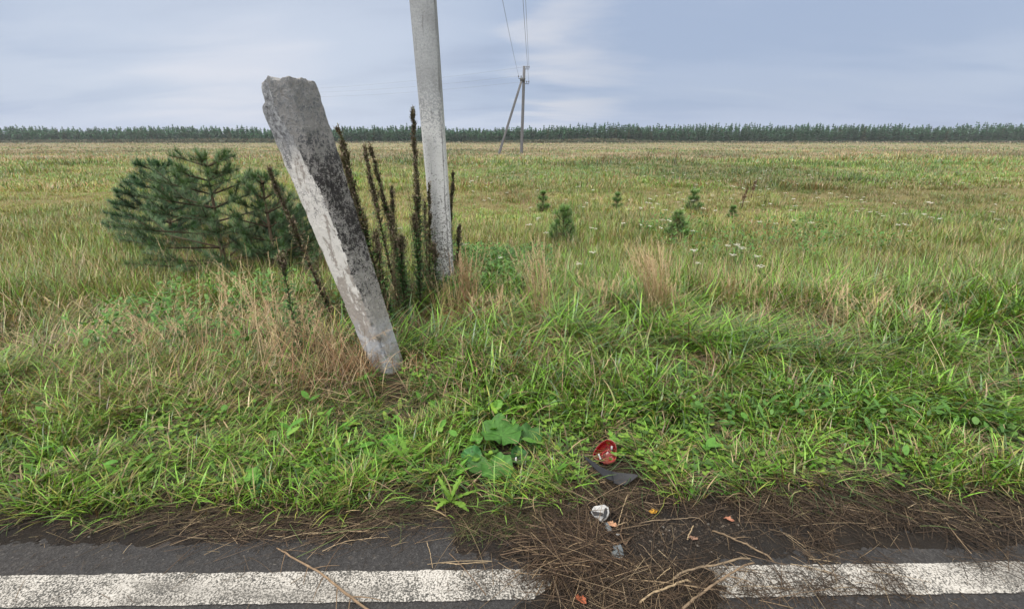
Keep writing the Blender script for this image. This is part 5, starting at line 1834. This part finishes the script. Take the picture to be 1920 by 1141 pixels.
def leaf_thing(px, py, H, specs, label, name='butterbur_plant', cat='plant', grp=None):
    b = ground(px, py)
    root = thing(name, b, label, cat, grp)
    for (dx, dz, dy, R, az, tilt, roll, col, fold, seed) in specs:
        a = Acc()
        c = np.array([dx, dy, dz])
        round_leaf(a, c, R, az, tilt, roll, col, fold, seed=seed)
        o = a.build('leaf', M['leaf'], root)
        s = Acc()
        tube(s, [[dx * .2, dy * .2 + .01, 0], [dx * .7, dy * .7 + .03, dz * .55], c + [0, 0, -.004]], [.005, .004, .003], (.16, .20, .08), 6)
        s.build('leaf_stalk', M['leaf'], o)
    return root


GL = (.055, .150, .030)
leaf_thing(945, 845, .12, [(-.015, .085, .02, .125, 1.62, .08, .04, GL, .06, 1.0), (.13, .07, .015, .078, .2, .05, .15, (.036, .105, .024), .35, 2.0)],
           'biggest dark green wavy leaf at the road edge, a folded leaf at its right', grp='large round leaves at the road edge')
leaf_thing(924, 897, .08, [(.02, .060, .0, .088, -.75, .18, .0, GL, .10, 3.0), (-.07, .045, .03, .060, 2.6, .10, -.25, (.048, .13, .028), .3, 4.0)],
           'large angular green leaf below the big wavy one, nearer the road', grp='large round leaves at the road edge')
leaf_thing(893, 842, .06, [(0, .065, 0, .038, 1.2, .4, .1, (.11, .27, .05), .15, 5.0)], 'small bright round leaf left of the big wavy leaf', grp='large round leaves at the road edge')
leaf_thing(884, 872, .05, [(.0, .05, 0, .058, .6, .4, .1, (.045, .15, .045), .25, 6.0)], 'medium green leaf between the two large leaves on their left', grp='large round leaves at the road edge')
leaf_thing(926, 800, .12, [(0, .12, 0, .036, 1.4, .7, .1, (.20, .36, .045), .2, 7.0), (.022, .14, .01, .032, .9, .8, .1, (.13, .28, .05), .4, 8.0)], 'yellowish young leaf peeping over the top of the big wavy leaf', grp='large round leaves at the road edge')
leaf_thing(733, 846, .05, [(0, .06, 0, .045, .9, .45, .1, (.09, .24, .04), .3, 9.0), (.05, .055, .01, .038, .1, .45, .1, (.10, .25, .05), .4, 9.5)], 'pair of bright green leaves in the middle of the left verge', grp='large round leaves at the road edge')
leaf_thing(516, 832, .05, [(0, .05, 0, .032, .9, .45, .1, (.10, .23, .04), .3, 10.0)], 'single oval green leaf in the grass at the far left', grp='large round leaves at the road edge')
leaf_thing(486, 925, .05, [(0, .04, 0, .050, .4, .45, .1, (.045, .15, .045), .2, 11.0), (-.03, .07, .03, .045, 1.4, .5, .1, (.12, .28, .05), .3, 11.5)], 'round leaves at the left end of the grass edge', grp='large round leaves at the road edge')
leaf_thing(968, 875, .05, [(0, .06, 0, .055, 1.5, .6, .5, (.035, .11, .032), .5, 12.0)], 'dark folded leaf right of the bare patch', grp='large round leaves at the road edge')


def rosette(px, py, n, L, label, col=(.115, .275, .04), w=.035, lobes=5):
    b = ground(px, py)
    root = thing('dandelion_plant', b, label, 'weed', 'leafy rosettes along the road edge')
    for k in range(n):
        a = Acc()
        az = 6.283 * k / n + U(-.6, .6)
        l = L * U(.45, 1.2)
        c = np.array(col) * U(.8, 1.2)
        lobe = lobes
        def prof(t):
            w_ = math.sin(math.pi * min(1, .05 + .95 * t ** 1.3)) ** .7 + .07
            f = (t * lobe) % 1.0
            return w_ * (.38 + .62 * f if t < .9 else 1.0)
        blades(a, [[0, 0, .012]], az, l, w * L / .15 * U(.7, 1.1), U(.25, 1.1), U(.2, 1.3), 24, c, c * 1.05, curl=U(-.3, .3), prof=prof)
        # pale midrib
        blades(a, [[0, 0, .0135]], az, l * .9, w * .09, .7, .7, 8, c * [1.6, 1.35, 1.5], c * [1.4, 1.3, 1.4]) if False else None
        a.build('leaf', M['leaf'], root)


for px, py, n, L, lab in ((770, 880, 9, .17, 'largest bright dandelion rosette in the left verge'), (748, 905, 8, .13, 'dandelion rosette nearer the road below the largest one'),
                          (700, 870, 7, .13, 'dandelion rosette to the left of the largest one'), (815, 895, 8, .14, 'dandelion rosette to the right of the largest one'),
                          (845, 945, 11, .13, 'jagged leafy weed hanging over the asphalt edge'), (1050, 905, 8, .12, 'dandelion rosette left of the black plastic strip'),
                          (1015, 900, 7, .11, 'low yellow green rosette right of the large leaves'), (522, 890, 7, .11, 'rosette at the far left verge near the grass edge'),
                          (582, 912, 8, .11, 'small rosette on the left over the edge of the asphalt'), (625, 905, 6, .10, 'low weed between two small rosettes on the left'),
                          (1085, 905, 6, .09, 'small bright leaves in front of the black strip'), (1358, 930, 5, .08, 'single small weed in brown straw on the right'),
                          (1180, 850, 6, .09, 'pale green leaves right of the red light cover'), (1290, 905, 7, .11, 'pointed grassy weed right of the black strip'),
                          (1395, 860, 7, .10, 'low green weed near the right side of the verge'), (668, 835, 6, .10, 'low leafy weed in matted grass on the left')):
    rosette(px, py, n + 3, L, lab, col=(.085 + .05 * U(0, 1), .20 + .05 * U(0, 1), .034))


# ------------------------------------------------------------------ broken car parts
def mat_plain(name, col, rough, spec=.5, metallic=0.0, trans=0.0, coat=0.0, dirt=.3):
    m, nt, N, L, P, out = new_mat(name)
    v = coords(N, L)
    n = nz(N, L, v, 70, 5, .65); n2 = nz(N, L, v, 380, 3, .7)
    k = mapr(N, L, mathn(N, L, 'ADD', mathn(N, L, 'MULTIPLY', n, .7), mathn(N, L, 'MULTIPLY', n2, .3)), .48, .68, 0, dirt)
    c = mixc(N, L, k, col, (.12, .095, .07))
    L.new(c, P.inputs['Base Color'])
    L.new(mathn(N, L, 'ADD', rough, mathn(N, L, 'MULTIPLY', k, .5), True), P.inputs['Roughness'])
    P.inputs['Metallic'].default_value = metallic
    P.inputs['Transmission Weight'].default_value = trans
    P.inputs['Specular IOR Level'].default_value = spec
    P.inputs['Coat Weight'].default_value = coat
    bump(N, L, P, n2, .0006, .5)
    return m


M['red_lens'] = mat_plain('red_lens', (.20, .002, .007), .20, .45, trans=.25, dirt=.10)
M['red_solid'] = mat_plain('red_moulding', (.36, .010, .02), .25, .5, trans=.2, dirt=.15)
M['rim_pink'] = mat_plain('scuffed_rim', (.50, .12, .10), .4, .4, dirt=.25)
M['black_plastic'] = mat_plain('black_plastic', (.013, .015, .020), .6, .3, dirt=.10)
M['slate_plastic'] = mat_plain('slate_plastic', (.075, .09, .105), .40, .5, dirt=.12)
M['white_plastic'] = mat_plain('white_plastic', (.34, .35, .37), .32, .5, dirt=.5)


def rotz(a):
    c, s = math.cos(a), math.sin(a)
    return np.array([[c, -s, 0], [s, c, 0], [0, 0, 1]])


def rotx(a):
    c, s = math.cos(a), math.sin(a)
    return np.array([[1, 0, 0], [0, c, -s], [0, s, c]])


def roty(a):
    c, s = math.cos(a), math.sin(a)
    return np.array([[c, 0, s], [0, 1, 0], [-s, 0, c]])


def outline_smooth(pts, n):
    """closed Catmull-Rom outline"""
    pts = np.asarray(pts, float); m = len(pts)
    out = []
    for i in range(n):
        u = i / n * m; k = int(u); t = u - k
        p0, p1, p2, p3 = pts[(k - 1) % m], pts[k % m], pts[(k + 1) % m], pts[(k + 2) % m]
        out.append(.5 * ((2 * p1) + (-p0 + p2) * t + (2 * p0 - 5 * p1 + 4 * p2 - p3) * t * t + (-p0 + 3 * p1 - 3 * p2 + p3) * t ** 3))
    return np.array(out)


def tail_light():
    b = ground(1135, 868)
    root = thing('light_cover', b, 'broken red tail light cover lying open side up in the grass', 'light cover')
    # outline in the plane facing the camera, metres (x right, y up)
    o2 = outline_smooth([(-.066, -.022), (-.048, .022), (-.012, .055), (.018, .064), (.046, .044), (.051, .006), (.042, -.036), (.008, -.052), (-.032, -.046)], 64)
    n = len(o2)
    R = rotz(math.radians(-4)) @ rotx(math.radians(38)) @ roty(math.radians(-8))
    ctr = np.array([0, .0, .066])
    depth = .052
    a = Acc()
    rings = []
    for s, z in ((1.03, .006), (1.0, .0), (.985, -.018), (.955, -.040), (.90, -.050), (.55, -.052), (.02, -.052)):
        rings.append(np.c_[o2 * s, np.full(n, z)])
    inner = [np.c_[o2 * s, np.full(n, z)] for s, z in ((.985, .006), (.955, -.016), (.925, -.036), (.87, -.0455), (.02, -.047))]
    allr = rings[::-1] + inner
    V = np.concatenate(allr)
    F = np.array([[i * n + k, i * n + (k + 1) % n, (i + 1) * n + (k + 1) % n, (i + 1) * n + k] for i in range(len(allr) - 1) for k in range(n)])
    a.add(V @ R.T + ctr, F, (.5, 0, 0))
    sh = a.build('lens_shell', M['red_lens'], root)
    # ring moulded in the floor
    a = Acc()
    cx, cy = np.array([.010, -.010])
    prof = [(.034, -.046), (.033, -.026), (.0305, -.024), (.0285, -.026), (.0285, -.046)]
    m = 40
    V = np.array([[cx + r * math.cos(6.283 * k / m), cy + r * .92 * math.sin(6.283 * k / m), z] for r, z in prof for k in range(m)])
    F = np.array([[i * m + k, i * m + (k + 1) % m, (i + 1) * m + (k + 1) % m, (i + 1) * m + k] for i in range(len(prof) - 1) for k in range(m)])
    a.add(V @ R.T + ctr, F, (.5, 0, 0)); a.build('bulb_ring', M['red_solid'], root)
    # scuffed near wall, ground pale by the fall
    a = Acc()
    idx = [k for k in range(n) if o2[k, 1] < .0 and o2[k, 0] > -.02]
    sel = sorted(idx, key=lambda k: math.atan2(o2[k, 1] + .0, o2[k, 0]))
    lip = np.array([np.r_[o2[k] * 1.045, .004] for k in sel]); low = np.array([np.r_[o2[k] * 1.022, -.030] for k in sel]); mid = np.array([np.r_[o2[k] * 1.040, -.014] for k in sel])
    inn = np.array([np.r_[o2[k] * .97, .0085] for k in sel])
    q = len(sel)
    V = np.concatenate([low, mid, lip, inn])
    F = np.array([[i * q + k, i * q + k + 1, (i + 1) * q + k + 1, (i + 1) * q + k] for i in range(3) for k in range(q - 1)])
    a.add(V @ R.T + ctr, F, (.5, .1, .1)); a.build('rim', M['rim_pink'], root)
    # two pale screw posts
    a = Acc(); box(a, (0, 0, 0), (.008, .030, .010), (.8, .8, .8), bev=.002, rot=R @ rotz(.35))
    o = a.build('clip', M['white_plastic'], root); o.location = R @ np.array([-.034, -.022, .004]) + ctr
    a = Acc(); tube(a, [[0, 0, -.02], [0, 0, .004]], [.006, .005], (.8, .8, .8), 10)
    o = a.build('screw_post', M['white_plastic'], root); o.location = R @ np.array([.030, .034, -.018]) + ctr


tail_light()


def solid_ribbon(stations, name, mat, label, cat, origin, thick=.0035, grp=None):
    """bent plate: stations are (upper point, lower point) pairs; extruded to real thickness"""
    up = np.array([s[0] for s in stations]); lo = np.array([s[1] for s in stations])
    n = len(up); m = 7
    G = np.empty((n, m, 3))
    for j in range(m):
        t = j / (m - 1)
        G[:, j] = up * (1 - t) + lo * t
    V = G.reshape(-1, 3)
    a = Acc()
    F = np.array([[i * m + j, i * m + j + 1, (i + 1) * m + j + 1, (i + 1) * m + j] for i in range(n - 1) for j in range(m - 1)])
    a.add(V, F, (.03, .03, .04))
    o = a.build(name, mat, smooth=True, loc=origin)
    md = o.modifiers.new('thickness', 'SOLIDIFY'); md.thickness = thick; md.offset = 0
    bv = o.modifiers.new('edge', 'BEVEL'); bv.width = .0008; bv.segments = 2
    tag(o, label, cat, grp)
    return o


def black_strip():
    b = ground(1165, 912)
    Y0 = b[1] + .005
    def P(px, py, dy=0.0): return at_y(px, py, Y0 - .012 + dy)
    st = [(P(1093, 853, .05), P(1100, 862, .03)), (P(1103, 859, .045), P(1112, 875, .02)), (P(1113, 865, .04), P(1124, 886, .01)), (P(1126, 874, .03), P(1136, 896, 0)),
          (P(1138, 880, .028), P(1143, 899, -.005)), (P(1146, 882, .03), P(1149, 901, -.005)), (P(1147, 883, .036), P(1151, 905, .0)), (P(1158, 885, .036), P(1162, 909, -.01)),
          (P(1170, 886, .034), P(1173, 908, -.008)), (P(1180, 887, .03), P(1182, 903, .0)), (P(1190, 888, .02), P(1191, 896, .004)), (P(1196, 890, .012), P(1196, 892, .008))]
    low = min(p[2] for s in st for p in s)
    solid_ribbon(st, 'plastic_strip', M['black_plastic'], 'bent black plastic trim strip in front of the red light cover', 'car part', b)


black_strip()


def plate(pts_px, name, mat, label, thick, lift=.01, tilt=.5, dome=.0, grp='broken bits of car plastic', parent=None, cat='car part', n=40):
    """small moulded fragment: its outline is laid out in a plane tipped up from the ground where it lies"""
    pts_px = np.array(pts_px, float)
    cx, cy = pts_px.mean(0)
    base = on_top(cx, pts_px[:, 1].max(), 0)
    c = on_top(cx, cy, lift)
    nrm = np.array([0, -math.sin(tilt), math.cos(tilt)])
    P = []
    for px, py in pts_px:
        d = ray(px, py); o = np.array([0, 0, CAM_H])
        t = (c - o).dot(nrm) / d.dot(nrm)
        P.append(o + d * t)
    P = np.array(P)
    zmin = P[:, 2].min(); P[:, 2] += max(0, float(top_z(c[0], c[1])) + .003 - zmin)
    ctr = P.mean(0)
    k = len(P)
    o_ = P - ctr
    V = [ctr + nrm * dome]; rings = (.35, .7, .92, 1.0)
    for s in rings:
        for q in o_:
            V.append(ctr + q * s + nrm * dome * (1 - s * s))
    F3 = [[0, 1 + i, 1 + (i + 1) % k] for i in range(k)]
    F4 = [[1 + r * k + i, 1 + (r + 1) * k + i, 1 + (r + 1) * k + (i + 1) % k, 1 + r * k + (i + 1) % k] for r in range(len(rings) - 1) for i in range(k)]
    a = Acc(); a.add(np.array(V), np.array(F4), (.5, .5, .5)); a.f.append(np.array(F3)); a.m.append(np.zeros(k, int))
    if parent is not None:
        ob = local(a, name, mat, parent, parent.location)
    else:
        ob = a.build(name, mat, loc=base)
        tag(ob, label, cat, grp)
    md = ob.modifiers.new('thickness', 'SOLIDIFY'); md.thickness = thick; md.offset = -1
    bv = ob.modifiers.new('edge', 'BEVEL'); bv.width = min(.0015, thick * .3); bv.segments = 2
    return ob


# white and black mirror-housing fragment
b = on_top(1126, 974)
frag = thing('mirror_fragment', b, 'broken white plastic mirror piece with black bands on the road edge', 'car part', 'broken bits of car plastic')
plate([(1108, 960), (1114, 951), (1124, 950), (1132, 948), (1140, 952), (1141, 962), (1138, 972), (1130, 978), (1124, 974), (1113, 969)], 'housing', M['white_plastic'], '', .010, .016, .35, .005, parent=frag)
plate([(1109, 958), (1116, 960), (1124, 961), (1130, 962), (1130, 967), (1122, 965), (1114, 966)], 'inner_panel', M['black_plastic'], '', .004, .036, .35, .002, parent=frag)
plate([(1134, 953), (1137, 952), (1138, 960), (1136, 970), (1131, 973), (1132, 964)], 'seal', M['black_plastic'], '', .004, .038, .35, .002, parent=frag)
plate([(1122, 973), (1130, 972), (1131, 979), (1126, 978)], 'tab', M['white_plastic'], '', .004, .020, .3, .001, parent=frag)
plate([(1133, 981), (1138, 979), (1143, 985), (1147, 993), (1148, 999), (1143, 998), (1136, 991)], 'plastic_chip', M['slate_plastic'], 'dark leaf shaped plastic chip with a pale edge by the peach leaf', .005, .012, .4, .003)
plate([(1150, 1024), (1156, 1025), (1163, 1022), (1166, 1032), (1168, 1042), (1164, 1048), (1157, 1049), (1149, 1044), (1147, 1037), (1153, 1034)], 'plastic_piece', M['slate_plastic'], 'smooth grey plastic cap piece above the gap in the white line', .008, .020, .35, .008)
plate([(1065, 942), (1070, 941), (1072, 950), (1068, 955), (1064, 950)], 'plastic_chip', M['black_plastic'], 'small black plastic chip at the grass edge left of the mirror piece', .004, .012, .5, .001)
plate([(1155, 1001), (1161, 999), (1163, 1001), (1157, 1004)], 'plastic_chip', M['white_plastic'], 'tiny white plastic chip below the peach leaf', .003, .010, .2, .001)
plate([(1102, 974), (1104, 973), (1107, 980), (1105, 981)], 'plastic_chip', M['white_plastic'], 'white plastic splinter left of the mirror piece', .003, .010, .2, .001)
plate([(966, 857), (969, 856), (968, 867), (965, 867)], 'plastic_chip', M['white_plastic'], 'upright white plastic splinter near the large leaves', .003, .06, .8, .001)
plate([(1032, 858), (1036, 857), (1038, 862), (1033, 863)], 'plastic_chip', M['white_plastic'], 'small white plastic chip in the grass left of the red light cover', .003, .05, .6, .001)


# ------------------------------------------------------------------ the damp air over the field
def haze():
    a = Acc()
    box(a, (0, 195, 6.5), (900, 470, 17.0), (1, 1, 1))
    m = bpy.data.materials.new('haze'); m.use_nodes = True
    nt = m.node_tree; nt.nodes.clear()
    out = nt.nodes.new('ShaderNodeOutputMaterial')
    v = nt.nodes.new('ShaderNodeVolumePrincipled')
    v.inputs['Color'].default_value = (.86, .92, 1.0, 1)
    v.inputs['Density'].default_value = 0.00032
    v.inputs['Anisotropy'].default_value = 0.2
    nt.links.new(v.outputs[0], out.inputs['Volume'])
    o = a.build('haze', m, smooth=False)
    tag(o, 'thin damp haze over the field softening the distant wood', 'haze', kind='stuff')


haze()
